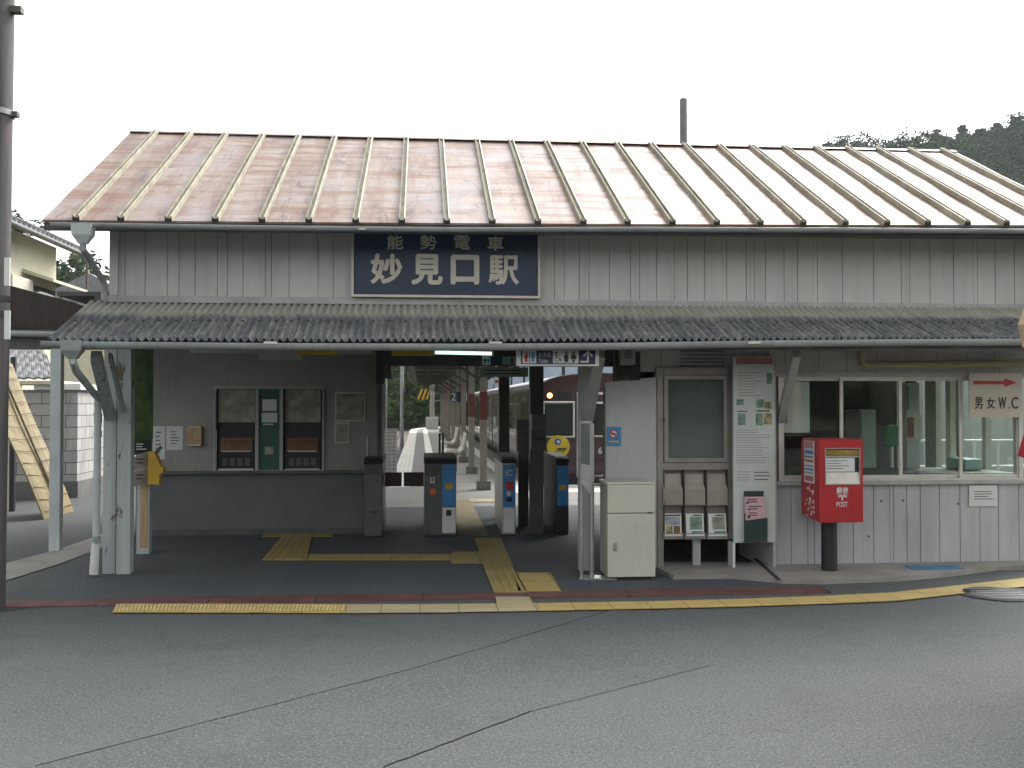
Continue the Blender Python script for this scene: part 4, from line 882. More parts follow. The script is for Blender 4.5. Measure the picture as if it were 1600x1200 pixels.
mb.box(D0, D0 + g, Y - .012, Y + .02, E0, E1); mb.box(D1 - g, D1, Y - .012, Y + .02, E0, E1); mb.box(D0 + g, D1 - g, Y - .012, Y + .02, E0, E0 + g); mb.box(D0 + g, D1 - g, Y - .012, Y + .02, E1 - g, E1)
bmesh.ops.remove_doubles(mb.bm, verts=mb.bm.verts[:], dist=.0005); dr = mb.build('door', M['alu_dull'], NB)
B(D0 + g, D1 - g, Y + .002, Y + .006, E0 + g, E1 - g).build('pane', M['glass'], dr); p = A(1037, 656, Y); B(p.x - .008, p.x + .008, Y - .02, Y - .012, p.z - .015, p.z + .015).build('lock', M['black'], dr)
B(XA + 12 * u, XB - 9 * u, Y + .075, Y + .088, A(1085, 842, Y).z, z735 - 2 * u - .002).build('rack_back', M['alu_dull'], NB)
slots = [(1036, 1068), (1070, 1103), (1105, 1138)]
for r_, (y0, y1) in enumerate(((741, 789), (801, 842))):
    for (s0, s1) in slots:
        a, b, zc, zd = PR(s0, y0, s1, y1, Y - .02); B(a, b, Y - .015, Y + .07, zc - .004, zc + .006).build('pocket_floor', M['alu_dull'], NB)
        if r_ == 0:
            MB().prism([(a + .004, Y - .015, zc + .006), (a + .004, Y - .018, zc + .15), (a - .006, Y + .012, zd - .09), (a - .006, Y + .03, zd), (a - .006, Y + .04, zd), (a + .004, Y - .005, zc + .006)], (b - a - .01, 0, 0)).build('pocket', mat('pocket brown', (.30, .26, .225), .45, .1, 5, .02), NB)
        else:
            MB().prism([(a + .0, Y - .016, zc + .006), (a + .0, Y - .019, zc + .055), (a + .0, Y - .009, zc + .055), (a + .0, Y - .006, zc + .006)], (b - a, 0, 0)).build('pocket', M['alu_dull'], NB)
for k in range(4):
    x = [XA + 12 * u + .004, A(1069, 800, Y).x, A(1104, 800, Y).x, XB - 9 * u - .006][k]; B(x - .003, x + .003, Y - .016, Y + .07, A(1085, 842, Y).z, z735 - 2 * u - .004).build('divider', M['coldark'], NB)
B(A(1085, 870, Y).x, A(1097, 870, Y).x, Y + .05, Y + .09, 0, A(1085, 842, Y).z).build('leg', M['trim'], NB)
lf = [('leaflets with blue sky and town pictures in the left rack pocket', 'photo_blue', 'photo_warm'), ('leaflets with green landscape picture in the middle rack pocket', 'photo_green', 'white'), ('leaflets with olive landscape picture in the right rack pocket', 'map', 'white')]
for (s0, s1), (lab, m1, m2) in zip(slots, lf):
    a, b, zc, zd = PR(s0 + 2.5, 803, s1 - 2.5, 839, Y - .02); t = thing('leaflet_stack', lab, 'leaflets', ((a + b) / 2, Y, zc))
    MB().prism([(a, Y - .021, zc + .008), (a, Y + .008, zd), (a, Y + .03, zd), (a, Y - .001, zc + .008)], (b - a, 0, 0)).build('sheets', M['white'], t)
    def pic(f0, f1, g0, g1, m, nm):
        yb = lambda g_: Y - .0225 + .029 * g_
        MB().prism([(a + (b - a) * f0, yb(g0), zc + .008 + (zd - zc - .008) * g0), (a + (b - a) * f1, yb(g0), zc + .008 + (zd - zc - .008) * g0), (a + (b - a) * f1, yb(g1), zc + .008 + (zd - zc - .008) * g1), (a + (b - a) * f0, yb(g1), zc + .008 + (zd - zc - .008) * g1)], (0, -.002, 0)).build(nm, M[m], t)
    if m1 == 'photo_blue':
        pic(.08, .9, .5, .84, 'photo_blue', 'picture'); pic(.08, .46, .12, .46, 'photo_warm', 'picture'); pic(.54, .9, .12, .46, 'amber', 'picture'); pic(.05, .95, .89, .95, 'navy2', 'heading')
    else:
        pic(.22, .9, .3, .86, m1, 'picture'); pic(.3, .95, .12, .22, 'photo_green', 'picture'); pic(.4, .9, .9, .95, 'ink', 'heading')
# tall information board
Y = 9.30; XA, XB, ZA, ZB = PR(1146, 557, 1211, 848, Y); IB = thing('information_board', 'tall narrow white information board with faded red heading on two side legs', 'information board', ((XA + XB) / 2, Y, 0)); u = Y / F
B(XA, XB, Y, Y + .04, ZA, ZB, bev=.003).build('panel', mat('information white', (.50, .53, .50), .4, .05, 2, 0), IB)
B(XA - .008, XA + .014, Y + .005, Y + .16, 0, ZA - .001).build('leg', M['white'], IB); B(XB - .02, XB + .002, Y + .005, Y + .16, 0, ZA - .001).build('leg', M['trim'], IB)
B(XB + .001, XB + .012, Y - .002, Y + .05, ZA, ZB).build('edge', M['trim'], IB)
def ip(x0, y0, x1, y1, m, nm, th=.003): return pz(x0, y0, x1, y1, Y - th, th - .0005, m, IB, nm)
ip(1150, 559, 1208, 569, 'redhead', 'heading_band')
for (x0, y0, x1, y1, m) in ((1198, 583, 1207, 600, 'photo_green'), (1151, 624, 1162, 633, 'photo_green'), (1182, 624, 1194, 637, 'photo_green'), (1195, 628, 1206, 639, 'photo_warm'), (1153, 646, 1165, 664, 'photo_green'), (1181, 646, 1192, 665, 'photo_green'), (1194, 645, 1206, 663, 'photo_warm')): ip(x0, y0, x1, y1, m, 'picture')
for x0, y0, x1, y1, n, sd, m in ((1153, 580, 1190, 620, 9, 1, 'alu_dull'), (1150, 670, 1205, 725, 14, 2, 'alu_dull'), (1152, 735, 1175, 752, 4, 3, 'alu_dull'), (1178, 735, 1204, 752, 3, 4, 'ink')):
    a, b, c, d = PR(x0, y0, x1, y1, Y); rows(MB(), a, b, c, d, Y, n, sd, .22).build('text_lines', M[m], IB)
ip(1182, 641, 1203, 643, 'ink', 'text_line'); ip(1152, 642, 1168, 643.5, 'ink', 'text_line')
X0, X1, Z0, Z1 = PR(1161, 767, 1196, 846, Y); LH = thing('leaflet_holder', 'dark green leaflet holder hung on the tall information board', 'leaflet holder', ((X0 + X1) / 2, Y - .02, Z0)); gd = mat('dark green board', (.012, .035, .032), .5, .1)
B(X0 + .008, X1 - .02, Y - .012, Y - .004, Z0, Z1).build('back', gd, LH); MB().prism([(X0, Y - .055, Z0), (X1, Y - .055, Z0), (X1, Y - .06, A(1180, 808, Y).z), (X0, Y - .06, A(1180, 812, Y).z)], (0, .006, 0)).build('pocket', gd, LH)
B(X0, X1, Y - .05, Y - .012, Z0, Z0 + .006).build('floor', gd, LH)
for k, (x0, y0, x1, y1) in enumerate(((1163, 776, 1195, 792), (1165, 787, 1196, 801), (1165, 797, 1196, 814))):
    yy = Y - .028 - k * .008; a, b, c, d = PR(x0, y0, x1, y1, yy); t = thing('pink_leaflet', ['pink leaflet at the back of the green holder', 'pink leaflet in the middle of the green holder', 'pink leaflet at the front of the green holder'][k], 'leaflet', ((a + b) / 2, yy, c), 'pink leaflets in the green holder')
    B(a, b, yy, yy + .003, c - .06, d).build('sheet', M['pink'], t); rows(MB(), a + .03, b - .03, d - .06, d - .015, yy, 2, k, .5).build('text_lines', M['gate'], t)
    B(a + .018, a + .045, yy - .002, yy - .0005, d - .075, d - .05).build('picture', M['ink'], t)

# ---------------------------------------------------------------- post box
pc = A(1312, 900, 8.98); ZG = .045
PB = thing('post_box', 'red square post box on a black pillar in front of the window wall', 'post box', (A(1297, 899, 9.06).x, 9.12, ZG))
xl, xr = A(1279.5, 750, 8.86).x, A(1349, 750, 8.86).x; yf, yb_ = 8.86, 9.30; zt, zb = A(1310, 686, 8.86).z, A(1312, 817, 8.86).z
bw = xr - xl
mb = MB()
# body: front face with opening = frame pieces joined, rounded outer shell
ow0, ow1, oz0, oz1 = PR(1289, 700, 1344, 757.5, yf)
mb.prism([(xl, yf + .02, zb + .0), (xl, yb_, zb + .03), (xl, yb_, zt - .05), (xl, yb_ - .04, zt), (xl, yf + .04, zt), (xl, yf + .02, zt - .02)], (bw, 0, 0))
es = [e for e in mb.bm.edges if abs(e.verts[0].co.x - e.verts[1].co.x) < 1e-5]
bmesh.ops.bevel(mb.bm, geom=es, offset=.018, segments=3, affect='EDGES', profile=.5)
mb.build('body', M['red'], PB)
mb = MB()
for (a, b, c, d) in ((xl + .004, ow0, zb + .004, zt - .008), (ow1, xr - .004, zb + .004, zt - .008), (ow0, ow1, oz1, zt - .008), (ow0, ow1, zb + .004, oz0)): mb.box(a, b, yf, yf + .05, c, d)
bmesh.ops.remove_doubles(mb.bm, verts=mb.bm.verts[:], dist=.0005); mb.build('front_panel', M['red'], PB)
fq = .008; mb = MB()
mb.box(ow0, ow0 + fq, yf - .004, yf + .019, oz0, oz1); mb.box(ow1 - fq, ow1, yf - .004, yf + .019, oz0, oz1); mb.box(ow0 + fq, ow1 - fq, yf - .004, yf + .019, oz0, oz0 + fq); mb.box(ow0 + fq, ow1 - fq, yf - .004, yf + .019, oz1 - fq, oz1)
bmesh.ops.remove_doubles(mb.bm, verts=mb.bm.verts[:], dist=.0005); mb.build('opening_frame', M['steel'], PB)
zz = lambda py: A(1316, py, yf).z
B(ow0 + fq, ow1 - fq, yf + .0165, yf + .0195, oz0 + fq, oz1 - fq).build('slot_back', M['black'], PB)
MB().prism([(ow0 + fq, yf - .002, oz0 + fq + .001), (ow0 + fq, yf + .016, zz(738)), (ow0 + fq, yf + .016, oz0 + fq + .001)], (ow1 - ow0 - 2 * fq, 0, 0)).build('tray', M['alu'], PB)
B(ow0 + fq, ow1 - fq, yf + .002, yf + .016, zz(715), zz(712)).build('slot_lip', M['steel'], PB)
B(ow0 + fq, ow1 - fq - .0, yf + .008, yf + .016, zz(711), zz(703)).build('slot_flap', mat('brass flap', (.35, .25, .08), .25, .3, 7, .02, metal=.8), PB)
q = B(ow0 + fq + .002, ow1 - .05, yf + .004, yf + .016, zz(737), zz(716)).build('collection_label', M['paper'], PB)
rows(MB(), ow0 + .02, ow1 - .1, zz(734), zz(718), yf + .004, 4, 8, .25).build('text_lines', M['gate'], q)
u = yf / F; p = A(1316, 0, yf); 
lettering('郵便', A(1316, 766.5, yf).x, zz(766.5), yf, 10 * u, M['paper'], PB, wd=19 * u, bold=.02)
lettering('〒', A(1316, 779, yf).x, zz(777.5), yf, 9 * u, M['paper'], PB, wd=15 * u, bold=.02)
lettering('POST', A(1315.5, 788, yf).x, zz(788), yf, 8 * u, M['paper'], PB, wd=18.5 * u, bold=.0)
# label on its left cheek
mtx = Matrix.Translation((xl - .001, (yf + yb_) / 2, 0)) @ Matrix.Rotation(R(-90), 4, 'Z')
mb = MB().box(-.12, .12, -.003, 0, zz(757), zz(690)); q = mb.build('side_label', M['paper'], PB, mtx=mtx)
for k, (y0, y1, m) in enumerate(((691, 702, 'redhead'), (705, 711, 'blue'), (714, 717, 'gate'), (720, 724, 'redhead'), (729, 731, 'gate'), (734, 737, 'blue'), (740, 742, 'gate'), (746, 754, 'redhead'))):
    n_ = 6; 
    mb = MB(); 
    for j in range(n_): mb.box(-.10 + j * .034, -.10 + j * .034 + (.024 if k % 2 == 0 else .030), -.0045, -.003, zz(y1), zz(y0))
    mb.build('text_lines', M[m], q, mtx=mtx)
rd = random.Random(2)
mb = MB()
for k in range(26): a = rd.uniform(-.1, .1); c = rd.uniform(zz(812), zz(762)); mb.box(a, a + rd.uniform(.006, .03), -.003, 0, c, c + rd.uniform(.006, .03))
mb.build('worn_sticker', M['paper'], PB, mtx=mtx)
MB().tube([(A(1297, 850, 9.06).x, 9.08, ZG), (A(1297, 850, 9.06).x, 9.08, zb + .02)], 12.6 * 9.05 / F, 28).build('pillar', M['black'], PB, smooth=True)

# toilet sign on a bracket before the window, paper on the wall
Y = 9.36; X0, X1, Z0, Z1 = PR(1514.5, 583, 1597, 652, Y); WC = thing('toilet_sign', 'cream toilet direction sign with long red arrow mounted over the window', 'sign', ((X0 + X1) / 2, Y, Z0)); u = Y / F
B(X0, X1, Y, Y + .012, Z0, Z1).build('board', mat('aged cream sign', (.50, .455, .36), .5, .07, 5, .02, dirt=.3, dirtcol=(.42, .36, .27)), WC)
P_ = lambda x, y: (A(x, y, Y).x, Y - .003, A(x, y, Y).z)
MB().prism([P_(1521, 595), P_(1569, 595.5), P_(1569, 591), P_(1589, 598), P_(1569, 604.5), P_(1569, 600.5), P_(1521, 600.5)], (0, .003, 0)).build('arrow', M['redpaint'], WC)
for chx, px, wd in (('男', 1529, 13), ('女', 1548, 14), ('W', 1566, 13), ('.', 1577, 2.6), ('C', 1585.5, 11)):
    p = A(px, 629.5, Y); lettering(chx, p.x, p.z - (8 * u if chx == '.' else 0), Y - .0, (2.6 if chx == '.' else 19) * u, M['ink'], WC, wd=wd * u, bold=.01)
for x in (X0 + .1, X1 - .1): B(x - .012, x + .012, Y + .012, WY - .017, Z1 - .05, Z1 - .03).build('bracket', M['alu_dull'], WC)
t, X0, X1, Z0, Z1 = poster(1514, 758, 1558, 791, None, 'paper', 'white paper notice pinned on the boards under the toilet sign', 'notice', 'paper_notice', 4, 7, Y=WY - .012)
# inside the ticket office: things seen through the panes
X0, X1, Z0, Z1 = PR(1224, 596, 1265, 676, WY + .085); t = thing('window_poster', 'white poster with red ring stuck inside the leftmost pane', 'poster', ((X0 + X1) / 2, WY + .09, Z0)); B(X0, X1, WY + .085, WY + .09, Z0, Z1).build('sheet', M['paper'], t)
p = A(1229, 628, WY + .084); MB().disc((p.x, WY + .082, p.z), .022, .003).build('ring', M['redpaint'], t); rows(MB(), p.x - .008, p.x + .01, p.z - .22, p.z - .04, WY + .085, 8, 3, .6).build('text_lines', M['ink'], t)
p = A(1397, 700, 11.0); t = thing('office_chair', 'green office chair seen through the second pane from the post box', 'chair', (p.x, 11.0, 0))
B(p.x - .11, p.x + .16, 11.0, 11.06, A(1397, 698, 11).z, A(1397, 664, 11).z, bev=.025).build('backrest', M['green_plastic'], t); B(p.x - .2, p.x + .2, 10.6, 11.02, .46, .52, bev=.02).build('seat', M['green_plastic'], t)
MB().tube([(p.x, 10.85, .05), (p.x, 10.85, .46)], .03, 10).build('post', M['steel'], t); MB().tube([(p.x, 11.05, .5), (p.x, 11.07, A(1397, 695, 11).z)], .02, 8).build('back_stem', M['steel'], t)
for k in range(5): MB().bar((p.x, 10.85, .06), (p.x + .28 * math.cos(k * 1.257), 10.85 + .28 * math.sin(k * 1.257), .04), .04, .03).build('leg', M['black'], t)
X0, X1, Z0, Z1 = PR(1343, 640, 1369, 745, 11.6); t = thing('locker', 'grey locker standing inside the room behind the post box', 'locker', ((X0 + X1) / 2, 11.8, 0)); B(X0, X1, 11.6, 12.0, 0, Z1, bev=.006).build('carcass', M['trim'], t); B(X0 + .02, X1 - .02, 11.585, 11.602, .1, Z1 - .03).build('door', M['palesign'], t)
X0, X1, Z0, Z1 = PR(1417, 598, 1437, 745, 10.5); t = thing('switch_cabinet', 'pale switch cabinet on the pillar inside the third pane', 'cabinet', ((X0 + X1) / 2, 10.6, 0)); B(X0, X1, 10.5, 10.7, 0, Z1).build('pillar', M['board'], t)
pz(1416, 648, 1440, 688, 10.46, .04, 'cream', t, 'box'); pz(1418, 652, 1428, 684, 10.452, .008, 'amber', t, 'door'); pz(1420, 603, 1434, 640, 10.47, .03, 'trim', t, 'meter')
X0, X1, Z0, Z1 = PR(1485, 597, 1494, 745, 10.4); t = tag(B(X0, X1, 10.4, 10.5, 0, 2.6).build('curtain_rail_post', M['cream']), 'pale upright post inside the third pane', 'post')
X0, X1, Z0, Z1 = PR(1500, 712, 1527, 740, 10.2); t = thing('desk_tray', 'pale turquoise tray on the desk behind the toilet sign pane', 'tray', ((X0 + X1) / 2, 10.3, .82))
B(X0, X1, 10.1, 10.5, .9, 1.02, bev=.02).build('tray', mat('turquoise plastic', (.28, .42, .40), .4, .05), t)
t = thing('office_desk', 'dark desk running along inside the right hand panes', 'desk', (5.6, 10.3, 0)); B(4.65, 6.1, 9.75, 10.7, .85, .895, bev=.006).build('desktop', M['coldark'], t)
for x in (4.7, 6.03):
    for y in (9.8, 10.62): B(x, x + .04, y, y + .04, 0, .85).build('leg', M['coldark'], t)

# ---------------------------------------------------------------- platform, tracks, train
def coff(y): return 0 if y < 60 else (y - 60) ** 2 / 42
def ribbon(name, xa, xb, y0, y1, z, m, th=.02, kind='structure'):
    ys = [y0] + [v for v in np.arange(60, y1, 2.0) if v > y0] + [y1]
    bm = bmesh.new(); L_ = [bm.verts.new((xa + coff(y), y, z)) for y in ys]; R_ = [bm.verts.new((xb + coff(y), y, z)) for y in ys]
    L2 = [bm.verts.new((xa + coff(y), y, z - th)) for y in ys]; R2 = [bm.verts.new((xb + coff(y), y, z - th)) for y in ys]
    for i in range(len(ys) - 1):
        bm.faces.new((L_[i], R_[i], R_[i + 1], L_[i + 1])); bm.faces.new((L_[i], L_[i + 1], L2[i + 1], L2[i])); bm.faces.new((R_[i], R2[i], R2[i + 1], R_[i + 1]))
    bm.faces.new((L_[0], L2[0], R2[0], R_[0])); bm.faces.new((L_[-1], R_[-1], R2[-1], L2[-1]))
    bmesh.ops.recalc_face_normals(bm, faces=bm.faces[:]); me = bpy.data.meshes.new(name); bm.to_mesh(me); bm.free(); me.materials.append(m)
    o = bpy.data.objects.new(name, me); C.objects.link(o); return struct(o, kind)
ribbon('platform', -.62, 2.42, 12.401, 82, 0, M['concrete2'], 1.1)
sheet('gate_floor_shade', [(-3.4, 12.402), (6.1, 12.402), (6.1, 15.6), (-3.4, 15.6)], M['floor'], .003)  # dark asphalt sheet paints the roof's shade onto the concrete behind the gates
sheet('platform_apron', [(2.421, 12.401), (14, 12.401), (14, 19.6), (2.421, 19.6)], M['concrete2'], 0)
sheet('platform_apron', [(-3.45, 12.65), (-.621, 12.65), (-.621, 23.5), (-3.45, 23.5)], M['concrete2'], 0)
MB().box(2.421, 14, 19.45, 19.598, -1.1, -.004).build('platform_edge', M['concrete']).__setitem__('kind', 'structure')
ribbon('platform_tiles', -.60, -.20, 19.3, 82, .006, M['white_tile'], .004)
ribbon('platform_line', .16, .40, 19.0, 82, .006, M['white_tile'], .004)
ribbon('platform_line', 1.72, 1.98, 16.8, 82, .006, M['white_tile'], .004)
sheet('tactile_path', [(2.5, 17.9), (5.5, 17.9), (5.5, 18.6), (2.5, 18.6)], M['white_tile'], .005)
sheet('tactile_path', [G(717, 838), G(763, 838), G(735, 782), G(705, 782)], tactile('dull tactile tile', (.17, .14, .065), (.20, .165, .08)), .0095)  # darker, duller yellow than the other tiles
sheet('tactile_path', [G(735, 785), G(775, 785), G(775, 780), G(733, 780)], M['tact_pale'], .0102)
mb = MB()
for k in range(26):
    y = 24 + k * .3
    for x in (-.5, -.4, -.3): mb.bm.verts.ensure_lookup_table(); mb.box(x - .015, x + .015, y, y + .2, .005, .011)
struct(mb.build('tactile_ribs', M['white_tile']))
sheet('track_bed', [(2.43, 19.6), (6.5, 19.6), (6.5, 100), (2.43, 100)], M['ballast'], -1.0)
sheet('track_bed', [(-4.6, 23.6), (-.63, 23.6), (-.63, 60), (4, 82), (6, 100), (-4.6, 100)], M['ballast'], -1.0)
for x in (-2.75, -1.68): struct(B(x - .035, x + .035, 24.5, 100, -.99, -.85).build('rail', M['rail']))
for x in (3.3, 4.37): struct(B(x - .035, x + .035, 20, 100, -.99, -.85).build('rail', M['rail']))
def lowwall():
    X0, X1, Z0, Z1 = PR(581, 671, 620, 738, 23.35); t = thing('tiled_wall', 'low grey tiled wall at the end of the left track beside the platform', 'wall', ((X0 + X1) / 2, 23.4, 0))
    m, tt, b = newmat('small grey tiles'); tc = N(tt, 'ShaderNodeTexCoord'); sp = N(tt, 'ShaderNodeSeparateXYZ'); cb = N(tt, 'ShaderNodeCombineXYZ'); tt.links.new(tc.outputs['Object'], sp.inputs[0]); tt.links.new(sp.outputs[0], cb.inputs[0]); tt.links.new(sp.outputs[2], cb.inputs[1])
    br = N(tt, 'ShaderNodeTexBrick'); tt.links.new(cb.outputs[0], br.inputs['Vector']); br.offset = 0; br.inputs['Scale'].default_value = 1; br.inputs['Brick Width'].default_value = .11; br.inputs['Row Height'].default_value = .085; br.inputs['Mortar Size'].default_value = .008
    br.inputs['Color1'].default_value = (.36, .36, .34, 1); br.inputs['Color2'].default_value = (.31, .31, .30, 1); br.inputs['Mortar'].default_value = (.14, .14, .135, 1); tt.links.new(br.outputs[0], b.inputs['Base Color']); b.inputs['Roughness'].default_value = .6
    B(X0, X1, 23.35, 23.5, 0, Z1 - .03).build('tiles', m, t); B(X0 - .02, X1 + .02, 23.34, 23.52, Z1 - .03, Z1 + .01, bev=.006).build('coping', M['concrete'], t)
lowwall()
# train: cars in a row, the first with its cab front towards the station
TX0, TX1, TY = 2.56, 5.24, 21.2; tw = TX1 - TX0; tcx = (TX0 + TX1) / 2
def car_profile():
    pts = [(TX0, .04), (TX0, 1.92)]
    for k in range(13):
        a = math.pi - math.pi * k / 12; pts.append((tcx + (tw / 2 - .02) * math.cos(a) * (1 if k not in (0, 12) else 1), 1.95 + .31 * math.sin(a) ** .8 if 0 < k < 12 else 1.95))
    return pts + [(TX1, 1.92), (TX1, .04)]
for c in range(4):
    y0 = TY + c * 19.3; y1 = y0 + 18.9
    t = thing('train_car', ['maroon train car with glowing orange lamp and yellow round headmark on its cab front', 'maroon train car coupled directly behind the cab car', 'maroon train car third from the cab front', 'farthest maroon train car along the platform'][c], 'train car', (tcx, y0, -.85), 'cars of the maroon train')
    mb = MB().prism([(x, y0, z) for x, z in car_profile()], (0, y1 - y0, 0)); mb.build('body', M['maroon'], t)
    rp_ = [p for p in car_profile()[2:-2]]
    mb = MB(); up_ = [(x + (x - tcx) * .006, z + .012) for x, z in rp_]
    mb.prism([(x, y0 + .25, z) for x, z in up_] + [(x, y0 + .25, z - .02) for x, z in rp_[::-1]], (0, y1 - y0 - .4, 0)); mb.build('roof', M['trainroof'], t)
    B(TX0 + .1, TX1 - .1, y0 + .3, y1 - .3, -.75, .035).build('underframe', M['black'], t)
    for k in range(3):
        yd = y0 + 2.6 + k * 5.9
        d = B(TX0 - .008, TX0 + .02, yd, yd + 1.5, .12, 1.75).build('door', mat('pale door sheen', (.085, .03, .03), .10, .1, 2, 0, coat=.8), t)
        B(TX0 - .012, TX0, yd - .045, yd - .001, .1, 1.8).build('door_seal', M['black'], t); B(TX0 - .012, TX0, yd + 1.501, yd + 1.545, .1, 1.8).build('door_seal', M['black'], t)
        for j in range(2): B(TX0 - .012, TX0 + .01, yd + .12 + j * .72, yd + .66 + j * .72, .85, 1.6).build('pane', M['glass_dark'], d)
    for k in range(2):
        for j in range(2):
            ya = y0 + 4.7 + k * 5.9 + j * 1.75; wn = B(TX0 - .008, TX0 + .02, ya, ya + 1.5, .82, 1.62).build('window', M['rail_iron'], t); B(TX0 - .012, TX0 + .01, ya + .06, ya + 1.44, .88, 1.56).build('pane', M['glass_dark'], wn)
    B(TX0 - .012, TX0 + .02, y0 + .1, y1 - .1, 1.9, 1.925).build('rain_strip', M['rail_iron'], t)
    if c == 0:
        Y = y0
        def fp(x0_, y0_, x1_, y1_): return PR(x0_, y0_, x1_, y1_, Y)
        X0, X1, Z0, Z1 = fp(851, 630, 895, 681)
        fr_ = MB().box(X0 - .045, X1 + .045, Y - .02, Y + .02, Z0 - .045, Z1 + .045, bev=.018).build('cab_window', M['rail_iron'], t); B(X0, X1, Y - .026, Y - .01, Z0, Z1, bev=.006).build('pane', M['glass_dark'], fr_)
        xw = X1 - X0; X2 = TX1 - (X0 - TX0) - xw
        fr_ = MB().box(X2 - .045, X2 + xw + .045, Y - .02, Y + .02, Z0 - .045, Z1 + .045, bev=.018).build('cab_window', M['rail_iron'], t); B(X2, X2 + xw, Y - .026, Y - .01, Z0, Z1, bev=.006).build('pane', M['glass_dark'], fr_)
        da, db = A(900, 680, Y).x, 2 * tcx - A(900, 680, Y).x; dz0, dz1 = A(900, 746, Y).z, A(900, 613, Y).z
        fd = MB().box(da, db, Y - .03, Y + .01, dz0, dz1, bev=.02).build('front_door_frame', M['rail_iron'], t)
        dd = B(da + .05, db - .05, Y - .036, Y, dz0 + .05, dz1 - .05, bev=.01).build('front_door', M['maroon'], t)
        dwn = MB().box(da + .12, db - .12, Y - .046, Y - .02, Z0 - .03, Z1 + .03, bev=.015).build('window', M['rail_iron'], dd); B(da + .16, db - .16, Y - .05, Y - .03, Z0, Z1).build('pane', M['glass_dark'], dwn) if False else None
        MB().box(da + .16, db - .16, Y - .052, Y - .03, Z0 + .01, Z1 - .01, bev=.01).build('pane', M['glass_dark'], dd)
        p = A(858.5, 618, Y); lm = MB().disc((p.x, Y - .05, p.z), .075, .05, 'Y', 24).build('lamp_housing', M['maroon'], t); MB().disc((p.x, Y - .058, p.z), .055, .01, 'Y', 24).build('lens', M['hlamp'], lm)
        q_ = 2 * tcx - p.x; lm = MB().disc((q_, Y - .05, p.z), .075, .05, 'Y', 24).build('lamp_housing', M['maroon'], t); MB().disc((q_, Y - .058, p.z), .055, .01, 'Y', 24).build('lens', M['trainroof'], lm)
        X0, X1, Z0, Z1 = fp(871, 611, 893, 625); B(X0, X1, Y - .012, Y, Z0, Z1).build('destination_panel', M['black'], t)
        p = A(872, 698, Y); hd = MB().disc((p.x, Y - .05, p.z), 18 * Y / F, .04, 'Y', 40).build('headmark', M['yellow'], t)
        pz(871, 700, 885, 702.5, Y - .056, .006, 'ink', hd, 'script_line'); p2 = A(871, 690, Y); MB().disc((p2.x, Y - .06, p2.z), 5.2 * Y / F, .01, 'Y', 24).build('emblem', mat('deep blue', (.02, .08, .4), .4, .05), hd); MB().disc((p2.x + .01, Y - .066, p2.z), 2.4 * Y / F, .006, 'Y', 16).build('emblem_centre', M['paper'], hd)
        mb = MB(); pa, pb, pc_ = A(866, 707, Y), A(874, 703, Y), A(884, 699, Y)
        mb.tube([(pa.x, Y - .056, pa.z), (pb.x, Y - .056, pb.z), ((pb.x + pc_.x) / 2, Y - .056, pb.z - .03), (pc_.x, Y - .056, pc_.z)], .012, 6); mb.build('script_line', M['ink'], hd)
        p = A(937, 704, Y); lettering('6', p.x, p.z, Y - .037, 10 * Y / F, M['paper'], dd, bold=.02, th=.004)
        xh = p.x
        MB().box(TX0 + .15, TX1 - .15, Y - .12, Y, -.25, .03, bev=.02).build('bumper_beam', M['black'], t)
# blue grey clad building along the far side of the track
t = thing('clad_building', 'long blue grey clad building with dark posts beyond the train', 'building', (6.6, 50, -1.1))
B(6.4, 9.5, 24, 95, -1.1, 4.6).build('wall', M['bluewall'], t)
for k in range(8):
    y = 27 + k * 8.5; B(6.34, 6.398, y, y + .14, -1.1, 4.6).build('post', M['black'], t); B(6.34, 6.398, y + .5, y + .64, -1.1, 4.6).build('post', M['black'], t)
B(6.2, 9.7, 23.8, 95.2, 4.601, 4.75).build('roof', M['trainroof'], t)
# roof over the ground just behind the gates
MB().prism([(-3.4, 13.32, 2.72), (-3.4, 16.4, 2.9), (-3.4, 16.4, 2.94), (-3.4, 13.32, 2.76)], (2.9, 0, 0)).build('rear_roof', M['trim_dark'], ST)
MB().prism([(2.6, 13.32, 2.72), (2.6, 16.4, 2.9), (2.6, 16.4, 2.94), (2.6, 13.32, 2.76)], (1.6, 0, 0)).build('rear_roof', M['trim_dark'], ST)
# platform canopy: columns, beams, roof
t = thing('platform_canopy', 'long platform canopy on beige steel columns with braced beams', 'canopy', (1.15, 16, 0))
cys = [14.0, 18.6, 22.9, 27.2, 31.5, 36, 41, 46, 51, 56]
for i, y in enumerate(cys):
    x = 1.17; m = M['coldark'] if i == 0 else M['col']; w_ = .065 if i else .075  # first column coloured darker than its row to imitate the shade on it
    cl = B(x - w_, x + w_, y - .065, y + .065, 0, 2.68, bev=.008).build('column', m, t)
    if i: B(x - .13, x + .13, y - .13, y + .13, 0, .17, bev=.01).build('foot_block', mat('tan foot block', (.20, .185, .15), .7, .15), cl)
    if i in (1, 2): B(x - w_ - .003, x + w_ + .003, y - .069, y + .069, 1.30, 1.82).build('red_band', mat('faded red band', (.15, .04, .035), .6, .2), cl)
    for sx in (-1, 1): MB().bar((x + sx * .06, y, 2.05), (x + sx * 1.05, y, 2.66), .06, .05).build('brace', M['coldark'], t)
    MB().bar((x, y + .06, 2.1), (x, y + 1.2, 2.66), .05, .05).build('brace', M['coldark'], t)
    B(x - 1.35, x + 1.15, y - .05, y + .05, 2.66, 2.78).build('beam', M['coldark'], t)
for x in (-.1, 1.17, 2.2): B(x - .04, x + .04, 13.4, 57, 2.782, 2.86).build('purlin', M['coldark'], t)
MB().prism([(-.45, 13.4, 2.86), (2.55, 13.4, 2.90), (2.55, 13.4, 2.925), (-.45, 13.4, 2.885)], (0, 44, 0)).build('roof', M['trim_dark'], t)
